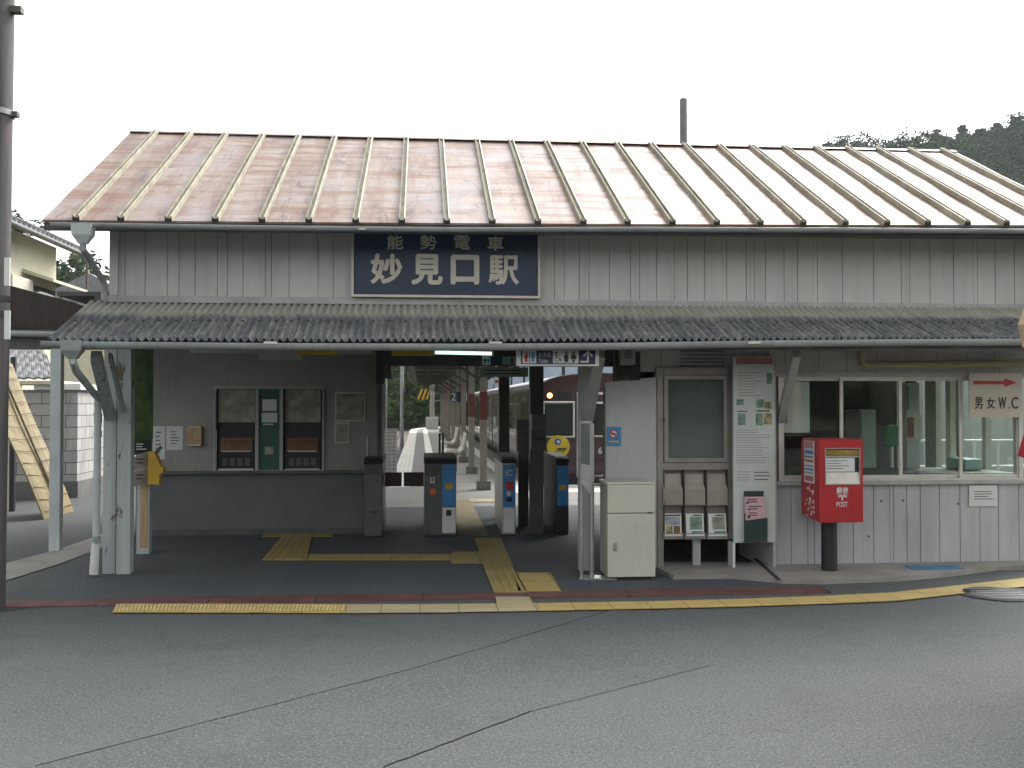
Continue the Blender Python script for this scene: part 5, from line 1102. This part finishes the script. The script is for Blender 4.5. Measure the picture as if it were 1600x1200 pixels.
t = thing('platform_number_sign', 'hanging platform sign with white numerals 2 and 1 on grey and blue', 'sign', (1.2, 30, 2)); Y = 30.0
X0, X1, Z0, Z1 = PR(703, 612, 732, 628, Y); B(X0, X1, Y, Y + .06, Z0, Z1).build('case', M['gate'], t); x_, x2_, _, _ = PR(714, 612, 726, 628, Y); B(x_, x2_, Y - .008, Y - .001, Z0, Z1).build('blue_panel', M['navy'], t)
for ch_, px in (('2', 708.5), ('1', 728.5)): p = A(px, 620, Y); lettering(ch_, p.x, p.z, Y - .001, 12 * Y / F, M['paper'], t, bold=.02, th=.006)
for x in (X0 + .05, X1 - .05): B(x - .01, x + .01, Y + .02, Y + .04, Z1, 2.66).build('hanger', M['coldark'], t)
t = thing('exit_sign', 'tiny white and red sign hanging near the dark platform column', 'sign', (1.9, 24, 2)); X0, X1, Z0, Z1 = PR(771, 591, 784, 601, 24); B(X0, X1, 24, 24.04, Z0, Z1).build('board', M['white'], t); B(X0 + .04, X1 - .06, 23.995, 24, Z0 + .05, Z1 - .05).build('red_print', M['redpaint'], t); B((X0 + X1) / 2 - .01, (X0 + X1) / 2 + .01, 24.01, 24.03, Z1, 2.9).build('hanger', M['coldark'], t)
t = thing('hanging_lamp', 'black round lamp on a rod under the platform canopy edge', 'lamp', (A(635, 612, 30).x, 30, A(635, 612, 30).z)); p = A(635, 612, 30)
MB().tube([(p.x, 30, p.z), (p.x, 30, 2.86)], .02, 8).build('rod', M['black'], t); MB().tube([p + Vector((0, 0, -.07)), p + Vector((0, 0, -.02)), p + Vector((0, 0, .07))], [.03, .08, .05], 14).build('head', M['black'], t, smooth=True)
def bench(y, lab, n):
    x = .82; t = thing('platform_bench', lab, 'bench', (x, y, 0), 'benches on the platform')
    for k in range(n):
        yy = y + k * .5
        mb = MB(); prof = [(x - .26, .42), (x - .2, .46), (x + .1, .43), (x + .2, .52), (x + .27, .9), (x + .25, .91), (x + .16, .54), (x + .09, .47), (x - .2, .50), (x - .27, .46)]
        mb.prism([(a, yy, b) for a, b in prof], (0, .43, 0)); mb.build('seat', M['seat'], t)
    B(x - .02, x + .04, y, y + n * .5, .36, .41).build('beam', M['col'], t)
    for yy in (y + .2, y + n * .5 - .25): B(x - .03, x + .05, yy, yy + .06, 0, .36).build('leg', M['col'], t)
bench(23.4, 'cream bucket seat bench nearest the ticket gates', 3); bench(28.5, 'cream bucket seat bench further along the platform', 3)
# poles and signals at the far end
def mast(px, Y, r, ztop, m, lab, z0=-1.0):
    x = A(px, 630, Y).x; t = thing('catenary_pole', lab, 'pole', (x, Y, z0), 'poles along the line'); MB().tube([(x, Y, z0), (x, Y, ztop)], [r, r * .8], 12).build('mast', m, t, smooth=True); return t, x
t, x = mast(675, 62, .15, 7.5, M['concrete'], 'thick pale pole standing on the platform end with cross arms', 0)
B(x - .38, x + .38, 61.6, 62.4, 0, .75, bev=.02).build('base_box', M['trim'], t)
for z, l in ((3.4, 1.3), (2.2, 1.0), (1.75, .7)): MB().bar((x, 62, z), (x + l, 62, z + .03), .06, .06).build('arm', M['concrete'], t)
X0, X1, Z0, Z1 = PR(651, 608, 672, 624, 60); g = thing('striped_signal_board', 'yellow and black striped board beside the thick pale pole', 'board', ((X0 + X1) / 2, 60, Z0))
B(X0, X1, 60, 60.05, Z0, Z1).build('board', M['black'], g)
for k in range(3):
    a = X0 + .02 + k * .26; MB().prism([(a, 59.99, Z0), (a + .13, 59.99, Z0), (min(X1, a + .36), 59.99, Z1), (min(X1 - .02, a + .23), 59.99, Z1)], (0, .008, 0)).build('stripe', M['ochre'], g)
MB().bar((X1, 60.02, (Z0 + Z1) / 2), (x, 61.9, (Z0 + Z1) / 2), .05, .05).build('arm', M['concrete'], g)
mast(593, 45, .075, 8, M['pipe'], 'pale slim pole just over the low tiled wall'); mast(604, 52, .04, 8, M['gutter'], 'very thin grey pole between the two left poles')
t, x = mast(628, 55, .11, 9, M['gutter'], 'blue grey pole with arms beside the hanging lamp'); 
for z in (4.4, 5.0): MB().bar((x, 55, z), (x - 1.6, 55, z + .5), .05, .05).build('arm', M['gutter'], t)
for (x0, y0, z0, x1, y1, z1) in ((-3, 30, 4.6, 2.4, 95, 4.4), (-2.4, 30, 5.3, 2, 95, 5.0), (4, 22, 5.3, 4, 98, 5.0)):
    tag(MB().tube([Vector((x0, y0, z0)).lerp(Vector((x1, y1, z1)), k / 8) - Vector((0, 0, .25 * math.sin(math.pi * k / 8))) for k in range(9)], .012, 6).build('overhead_wire', M['black']), 'thin overhead wires strung above the tracks', 'wire', 'overhead wires')
fe = thing('track_fence', 'thin grey rail fence along the far side of the left track', 'fence', (-5.0, 40, -1))
for k in range(12): B(-5.03, -4.97, 26 + k * 3, 26.06 + k * 3, -1.1, .55).build('post', M['gutter'], fe)
for z in (.5, .1): B(-5.02, -4.98, 26, 59.1, z, z + .04).build('rail', M['gutter'], fe)
ow = thing('pale_outbuilding', 'pale grey outbuilding beyond the white railing seen through the side panes', 'building', (15, 24, -1.1)); B(11.5, 24, 22, 28, -1.1, 3.4).build('wall', mat('pale stucco', (.5, .5, .47), .85, .08, 1.5, .05), ow); B(11.2, 24.3, 21.6, 28.4, 3.401, 3.55).build('roof', M['tile'], ow); B(15.6, 17, 21.98, 22.05, .6, 1.9).build('window', M['glass_dark'], ow)
rl = thing('white_railing', 'white post railing outside beyond the rightmost panes', 'railing', (9.5, 16, 0))
for k in range(9): x = 8.0 + k * .42; MB().tube([(x, 16, 0), (x, 16, .98)], .02, 8).build('post', M['white'], rl)
for z in (.98, .55): MB().tube([(8, 16, z), (11.4, 16, z)], .022, 8).build('rail', M['white'], rl)

# ---------------------------------------------------------------- left of the station: shelter, lane, house
SH = thing('side_shelter', 'dark brown boarded lean-to beside the station on a grey steel post', 'shelter', (-3.96, 11.4, 0))
Y = 11.5; pts = [A(-60, 424, Y), A(14, 446, Y), A(118, 473, Y), A(152, 487, Y), A(152, 513, Y), A(-60, 511, Y)]
MB().prism([tuple(p) for p in pts], (0, 2.2, 0)).build('roof', M['brown'], SH)
a, b = A(-60, 520, 11.35), A(140, 524, 11.35); MB().tube([a, b], .035, 12).build('gutter', M['gutter'], SH, smooth=True)
a, b = A(-60, 537, 11.4), A(175, 539, 11.4); B(a.x, b.x, 11.4, 11.5, b.z - .05, A(0, 514, 11.4).z - .004).build('beam', M['trim_dark'], SH)
X0, X1, _, _ = PR(77, 700, 94, 710, 11.27); B(X0, X1, 11.27, 11.38, 0, b.z - .0, bev=.006).build('post', M['pipe'], SH)
BWL = thing('block_wall', 'stained grey concrete block wall with corner towards the lane', 'wall', (-5.8, 17.6, 0))
zt = A(120, 609, 17.6).z; zb = A(120, 752, 17.6).z
MB().prism([(-7.0, 17.6, zb), (-5.81, 17.6, zb), (-5.81, 27, zb), (-5.93, 27, zb), (-5.93, 17.72, zb), (-7.0, 17.72, zb)], (0, 0, zt - zb)).build('blocks', M['block'], BWL)
MB().prism([(-7.02, 17.58, 0), (-5.79, 17.58, 0), (-5.79, 27, 0), (-5.95, 27, 0), (-5.95, 17.74, 0), (-7.02, 17.74, 0)], (0, 0, zb - .002)).build('footing', mat('dark footing', (.13, .13, .125), .9, .2, 3, .1), BWL)
MB().prism([(-6.5, 17.52, zt + .001), (-5.74, 17.52, zt + .001), (-5.74, 19.6, zt + .001), (-6.5, 19.6, zt + .001)], (0, 0, .10)).build('white_capping', mat('white sheet capping', (.75, .75, .72), .4, .05), BWL)
# small tiled gate roof
GR = thing('tiled_gate', 'small gate with grey tiled roof beside the block wall', 'gate', (-7.2, 18, 0))
nx, ny = 64, 8; co = []; fs = []
for j in range(ny + 1):
    f = j / ny
    for i in range(nx + 1):
        x = -8.2 + (2.15 - f * .75) * i / nx; ph = (x + 8.2) / .16
        co.append((x, 17.35 + 1.3 * f, 2.02 + .62 * f + .03 * abs(math.sin(math.pi * ph)) + (.012 if j % 2 else 0)))
for j in range(ny):
    for i in range(nx): fs.append((j * (nx + 1) + i, j * (nx + 1) + i + 1, (j + 1) * (nx + 1) + i + 1, (j + 1) * (nx + 1) + i))
me = bpy.data.meshes.new('roof'); me.from_pydata(co, [], fs); me.update(); me.materials.append(M['tile']); o = link('roof', me, GR); s_ = o.modifiers.new('s', 'SOLIDIFY'); s_.thickness = .03
MB().tube([(-8.2, 18.68, 2.68), (-6.8, 18.68, 2.68)], .08, 12).build('ridge', M['tile'], GR, smooth=True)
MB().prism([(-8.2, 17.38, 1.93), (-6.03, 17.38, 1.93), (-6.03, 17.38, 1.985), (-8.2, 17.38, 1.985)], (0, 1.3, .0)).build('eave_board', M['cream'], GR)
for x in (-8.1, -6.98): B(x, x + .1, 17.9, 18.0, 0, 1.928).build('post', M['brown'], GR)
HO = thing('cream_house', 'cream stuccoed two storey house with tiled eave behind the lane', 'house', (-10, 19, 0))
B(-16, -8.5, 14.5, 24.2, 0, 5.25).build('wall', M['cream_wall'], HO)
rf = MB().prism([(-7.95, 14, 5.12), (-12.2, 14, 7.0), (-16.5, 14, 5.12), (-16.5, 14, 5.25), (-12.2, 14, 7.15), (-7.95, 14, 5.24)], (0, 10.5, 0)).build('roof', M['tile'], HO)
for k in range(42): MB().tube([(-7.93, 14.1 + k * .25, 5.22), (-8.6, 14.1 + k * .25, 5.52)], .06, 8).build('tile_end', M['tile'], rf)
MB().tube([(-7.9, 14, 5.1), (-7.9, 24.6, 5.1)], .06, 10).build('gutter', M['coldark'], HO)
MB().tube([(-7.9, 24.5, 5.05), (-7.9, 24.5, 4.3), (-8.4, 24.25, 4.1), (-8.42, 24.22, 0)], .035, 8).build('downpipe', M['coldark'], HO)
wnd = B(-8.52, -8.44, 22.55, 24.0, 3.25, 4.2).build('window', M['brown'], HO); B(-8.44, -8.43, 22.65, 23.9, 3.35, 4.1).build('pane', M['glass_dark'], wnd)
MB().prism([(-8.5, 22.2, 4.42), (-7.85, 22.2, 4.22), (-7.85, 22.2, 4.28), (-8.5, 22.2, 4.5)], (0, 2.2, 0)).build('window_hood', M['cream_wall'], HO)
B(-8.5, -8.3, 21.2, 22.3, 3.3, 4.25, bev=.01).build('shutter_box', M['cream'], HO)
B(-8.62, -8.46, 15, 20.5, 0.3, 2.2).build('lower_window', M['gutter'], HO)
FH = thing('far_roof_house', 'low dark roofed house glimpsed between the cream house and canopy', 'house', (-11, 38, 0))
B(-14, -8.9, 36, 44, 0, 4.6).build('wall', M['cream_wall'], FH); MB().prism([(-14.5, 35.5, 4.5), (-8.4, 35.5, 4.5), (-11.4, 35.5, 6.1)], (0, 9, 0)).build('roof', M['tile'], FH)
# bamboo screen leaning in the lane
SCN = thing('bamboo_screen', 'rolled out split bamboo screen leaning over in the lane behind the utility pole', 'screen', (-5.2, 14.9, 0))
def screen(p, q, r_, s_, nm):
    nu, nv = 22, 14; co = []; fs = []; p, q, r_, s_ = map(Vector, (p, q, r_, s_)); n_ = (q - p).cross(s_ - p).normalized(); rd = random.Random(7)
    for j in range(nv + 1):
        for i in range(nu + 1):
            a, b = i / nu, j / nv; v = p.lerp(q, a).lerp(s_.lerp(r_, a), b); v += n_ * (.02 * math.sin(a * 9 + b) + .015 * math.sin(b * 7)); co.append(tuple(v))
    for j in range(nv):
        for i in range(nu): fs.append((j * (nu + 1) + i, j * (nu + 1) + i + 1, (j + 1) * (nu + 1) + i + 1, (j + 1) * (nu + 1) + i))
    me = bpy.data.meshes.new(nm); me.from_pydata(co, [], fs); me.update(); me.materials.append(M['bamboo']); o = link(nm, me, SCN); m_ = o.modifiers.new('s', 'SOLIDIFY'); m_.thickness = .02; return o
scr = screen((-5.17, 14.36, .0), (-5.13, 15.4, .0), (-6.02, 15.4, 2.19), (-6.10, 14.36, 2.19), 'slats')
for k in range(13):
    f = (k + .6) / 13; a = Vector((-5.17, 14.36, 0)).lerp(Vector((-6.10, 14.36, 2.19)), f) + Vector((.035, 0, .012)); b = Vector((-5.13, 15.4, 0)).lerp(Vector((-6.02, 15.4, 2.19)), f) + Vector((.035, 0, .012))
    MB().tube([a, a.lerp(b, .3) + Vector((.012, 0, -.03)), a.lerp(b, .7) + Vector((.012, 0, .0)), b], .0045, 6).build('cord', M['brown'], scr)
MB().tube([(-5.13, 14.95, .03), (-6.04, 14.95, 2.18)], .02, 8).build('fold', M['bamboo'], SCN)
cp = thing('lane_post', 'black and cream post pair behind the foot of the bamboo screen', 'post', (A(15, 800, 15.5).x, 15.5, 0)); x = A(17, 800, 15.5).x
B(x - .02, x + .04, 15.5, 15.56, 0, 2.3).build('black_post', M['black'], cp); B(x - .09, x - .03, 15.5, 15.56, 0, 2.2).build('cream_post', M['cream'], cp)
# utility pole in front
UP = thing('utility_pole', 'tall dark utility pole with bands and plates at the left of the forecourt', 'utility pole', (-3.42, 8.2, 0))
pb_, pt_ = Vector((A(-28, 950, 8.2).x, 8.2, -.02)), Vector((A(-14, 0, 8.2).x + .05, 8.2, 7.2))
PO = MB().tube([pb_, pb_.lerp(pt_, .5), pt_], [.165, .15, .135], 24).build('shaft', M['wood_pole'], UP, smooth=True)
def on_pole(z): f = (z - pb_.z) / (pt_.z - pb_.z); return pb_.lerp(pt_, f)
for py in (172, 465, 490): 
    z = A(5, py, 8.1).z; c_ = on_pole(z); MB().tube([c_ - Vector((0, 0, .022)), c_ + Vector((0, 0, .022))], .162, 24).build('band', M['gutter' if py == 172 else 'black'], UP, smooth=True)
z = A(5, 173, 8.1).z; c_ = on_pole(z); B(c_.x + .13, c_.x + .2, 8.17, 8.23, z - .02, z + .02).build('bolt', M['coldark'], UP)
z = A(5, 10, 8.1).z; c_ = on_pole(z); B(c_.x + .12, c_.x + .22, 8.15, 8.22, z - .02, z + .03).build('bolt', M['coldark'], UP)
for y0, y1, nm in ((402, 446, 'plate'), (485, 530, 'plate')):
    X0, X1, Z0, Z1 = PR(6, y0, 14.5, y1, 8.05); B(X0, X1, 8.055, 8.075, Z0, Z1).build(nm, M['white'], UP)
z = A(5, 950, 8.2).z
# corner of the neighbouring shop at the right edge: timber eave and red banner
Y = 6.2; SE = thing('shop_eave', 'tan timber eave corner poking in at the right edge over the canopy', 'eave', (A(1630, 600, Y).x, Y, 0)); x0 = A(1590, 500, Y).x
MB().prism([(x0, Y, A(1590, 508, Y).z), (x0 + .03, Y, A(1596, 543, Y).z), (x0 + 1.2, Y, A(1596, 543, Y).z - .0), (x0 + 1.2, Y, A(1600, 440, Y).z + .1), (x0 + .06, Y, A(1600, 470, Y).z)], (0, -1.6, 0)).build('eave', M['tan'], SE); B(x0 + 1.0, x0 + 1.12, Y - .12, Y - .0, 0, A(1596, 545, Y).z).build('post', M['tan'], SE)
RB = thing('red_banner', 'red cloth banner tip showing at the right edge beside the last pane', 'banner', (x0 + .3, Y - .2, .9)); a = A(1591, 712, Y); b = A(1603, 672, Y)
MB().prism([(a.x, Y, a.z), (a.x + .07, Y, A(1600, 716, Y).z - .01), (a.x + .5, Y, A(1600, 716, Y).z + .1), (a.x + .5, Y, b.z + .35), (b.x, Y, b.z)], (0, .012, 0)).build('cloth', M['red'], RB); MB().tube([(a.x + .42, Y - .01, a.z - .75), (a.x + .42, Y - .01, b.z + .9)], .012, 8).build('pole', M['white'], RB)

# ---------------------------------------------------------------- vegetation
def leaf_mesh(name, cents, rads, per, size, m, seed, parent=None, flat=.8):
    rg = np.random.default_rng(seed); cents = np.asarray(cents, float); rads = np.asarray(rads, float); n = len(cents)
    d = rg.normal(size=(n, per, 3)); d /= np.linalg.norm(d, axis=2, keepdims=True); rr_ = rg.uniform(.35, 1.0, (n, per, 1)) ** .5
    pos = cents[:, None] + d * rr_ * rads[:, None, None] * np.array([1, 1, flat]); pos = pos.reshape(-1, 3); k = len(pos)
    u = rg.normal(size=(k, 3)); u[:, 2] *= .6; u /= np.linalg.norm(u, axis=1, keepdims=True); v = rg.normal(size=(k, 3)); v -= (v * u).sum(1, keepdims=True) * u; v /= np.linalg.norm(v, axis=1, keepdims=True)
    s = (size * rg.uniform(.6, 1.4, (k, 1)))
    q = np.stack([pos - u * s, pos + v * s * .45, pos + u * s, pos - v * s * .45], 1).reshape(-1, 3)
    me = bpy.data.meshes.new(name); me.vertices.add(len(q)); me.vertices.foreach_set('co', q.ravel()); me.loops.add(len(q)); me.loops.foreach_set('vertex_index', np.arange(len(q), dtype=np.int32))
    me.polygons.add(k); me.polygons.foreach_set('loop_start', np.arange(0, len(q), 4, dtype=np.int32)); me.update(calc_edges=True); me.materials.append(m)
    return link(name, me, parent)
def tree(x, y, h, cr, lab, m, seed, z0=0, pine=False, group='trees beyond the house'):
    rd = random.Random(seed); t = thing('pine_tree' if pine else 'tree', lab, 'tree', (x, y, z0), group)
    mb = MB(); tp = [(x, y, z0)]
    for k in range(1, 6): tp.append((x + rd.uniform(-.15, .15) * k * .4, y + rd.uniform(-.1, .1), z0 + h * .9 * k / 5))
    mb.tube(tp, [.16, .14, .11, .09, .06, .03], 9); cs, rs = [], []
    mb.build('trunk', M['bark'], t, smooth=True)
    for k in range(16):
        f = rd.uniform(.4, 1); b = Vector((x, y, z0 + h * .9 * f)); a = rd.uniform(0, 6.28); l = cr * (1.15 - f * .75) * rd.uniform(.6, 1)
        e = b + Vector((math.cos(a) * l, math.sin(a) * l, l * (.1 if pine else .5)))
        MB().tube([b, b.lerp(e, .5) + Vector((0, 0, .08)), e], [.05, .035, .015], 6).build('limb', M['bark'], t, smooth=True)
        for q in range(3): cs.append(tuple(b.lerp(e, rd.uniform(.55, 1.05)) + Vector((rd.uniform(-.3, .3), rd.uniform(-.3, .3), rd.uniform(-.1, .25))))); rs.append(rd.uniform(.3, .55) * cr * .45)
    leaf_mesh('crown', cs, rs, 60, .13 if not pine else .11, m, seed, t, .45 if pine else .8)
tree(-15.3, 40, 9.7, 2.2, 'dark pine tree poking above the tiled eave of the cream house', M['leaf'], 3, pine=True)
tree(-12.6, 42, 7.2, 1.8, 'dark green tree seen between the cream house and the canopy', M['leaf'], 8)
# wooded slopes
def slope(name, lab, base, crest, nu, nv, m):
    co, fs = [], []
    for j in range(nv + 1):
        for i in range(nu + 1):
            f = i / nu * (len(base) - 1); k = min(int(f), len(base) - 2); g_ = f - k
            b = np.array(base[k]) * (1 - g_) + np.array(base[k + 1]) * g_; c = np.array(crest[k]) * (1 - g_) + np.array(crest[k + 1]) * g_
            co.append(tuple(b + (c - b) * (j / nv)))
    for j in range(nv):
        for i in range(nu): fs.append((j * (nu + 1) + i, j * (nu + 1) + i + 1, (j + 1) * (nu + 1) + i + 1, (j + 1) * (nu + 1) + i))
    me = bpy.data.meshes.new(name); me.from_pydata(co, [], fs); me.update(); me.materials.append(m); o = link(name, me); struct(o); return np.array(co)
def wood(name, co, n, rad, per, size, m, seed, jmin, nu, nv, hmul=.5, edge=None, bias=1.0):
    rg = np.random.default_rng(seed); g_ = co.reshape(nv + 1, nu + 1, 3); cs = []; rs = []
    ii = rg.uniform(0, nu, n); jj = nv * (jmin + (1 - jmin) * rg.uniform(0, 1, n) ** (1 / bias))
    for i, j in zip(ii, jj):
        a, b = int(min(i, nu - 1)), int(min(j, nv - 1)); fa, fb = i - a, j - b
        p = (g_[b, a] * (1 - fa) + g_[b, a + 1] * fa) * (1 - fb) + (g_[b + 1, a] * (1 - fa) + g_[b + 1, a + 1] * fa) * fb
        r = rad * rg.uniform(.55, 1.35); h = r * hmul * rg.uniform(.6, 1.6)
        for q in range(3): cs.append(p + np.array([rg.normal(0, r * .35), rg.normal(0, r * .35), h + rg.uniform(-.3, .3) * r])); rs.append(r * rg.uniform(.5, .85))
    o = leaf_mesh(name, cs, rs, per, size, m, seed); struct(o, 'stuff'); return o
cr_ = [tuple(A(px, py, Yq)) for px, py, Yq in ((1130, 320, 270), (1230, 302, 262), (1262, 278, 260), (1290, 260, 258), (1340, 254, 256), (1400, 250, 254), (1450, 243, 252), (1500, 236, 250), (1560, 228, 248), (1620, 219, 245), (1760, 196, 240), (1950, 162, 230), (2300, 120, 200))]
ba_ = [(c[0] * .62, 120, -1.1) for c in cr_]
co = slope('wooded_hill', '', ba_, cr_, 60, 16, M['soil'])
o = wood('hillside_wood', co, 1900, 3.4, 120, .42, M['leaf3'], 11, .12, 60, 16, .9, bias=1.25)
rg = np.random.default_rng(4); cs, rs = [], []
for k in range(7):
    f = rg.uniform(0, 1); i = int(2 + f * 7); p = np.array(cr_[i]) + (np.array(cr_[i + 1]) - np.array(cr_[i])) * rg.uniform(); hh = rg.uniform(4, 6.5)
    for q in range(5):
        for j in range(3): cs.append(p + np.array([rg.normal(0, .9 - q * .1), rg.normal(0, .6), hh * (.35 + q * .16)])); rs.append(1.6 - q * .18)
o = leaf_mesh('ridge_pines', cs, rs, 90, .38, M['leaf3'], 21, None, .5); struct(o, 'stuff')
cr2 = [(-60, 118, 19), (-30, 112, 15), (-12, 108, 13), (0, 106, 11.5), (12, 104, 10.5), (40, 104, 10), (80, 110, 12)]; ba2 = [(c[0], 96, -1.1) for c in cr2]
co = slope('wooded_slope', '', ba2, cr2, 40, 8, M['soil'])
wood('slope_wood', co, 800, 1.9, 55, .34, M['leaf2'], 12, .0, 40, 8, .5)
# unseen trees and a slope added behind the photographer to darken reflections in the panes
cr3 = [(-70, -66, 8), (-20, -66, 9), (0, -65, 8), (20, -66, 10), (60, -72, 9)]; ba3 = [(c[0], -50, 0) for c in cr3]
co = slope('unseen_slope', '', ba3, cr3, 30, 6, M['soil'])
wood('unseen_wood', co, 260, 2.2, 40, .5, M['leaf'], 13, .0, 30, 6, .5)

# ---------------------------------------------------------------- thin valley haze
hz_ = MB().box(-190, 330, -90, 330, -2.2, 150).build('haze', bpy.data.materials.new('valley haze')); struct(hz_, 'stuff')
hm = hz_.data.materials[0]; hm.use_nodes = True; t = hm.node_tree; t.nodes.clear(); o = N(t, 'ShaderNodeOutputMaterial'); pv = N(t, 'ShaderNodeVolumePrincipled')
pv.inputs['Density'].default_value = .0003; pv.inputs['Color'].default_value = (.9, .95, 1, 1); t.links.new(pv.outputs[0], o.inputs['Volume'])
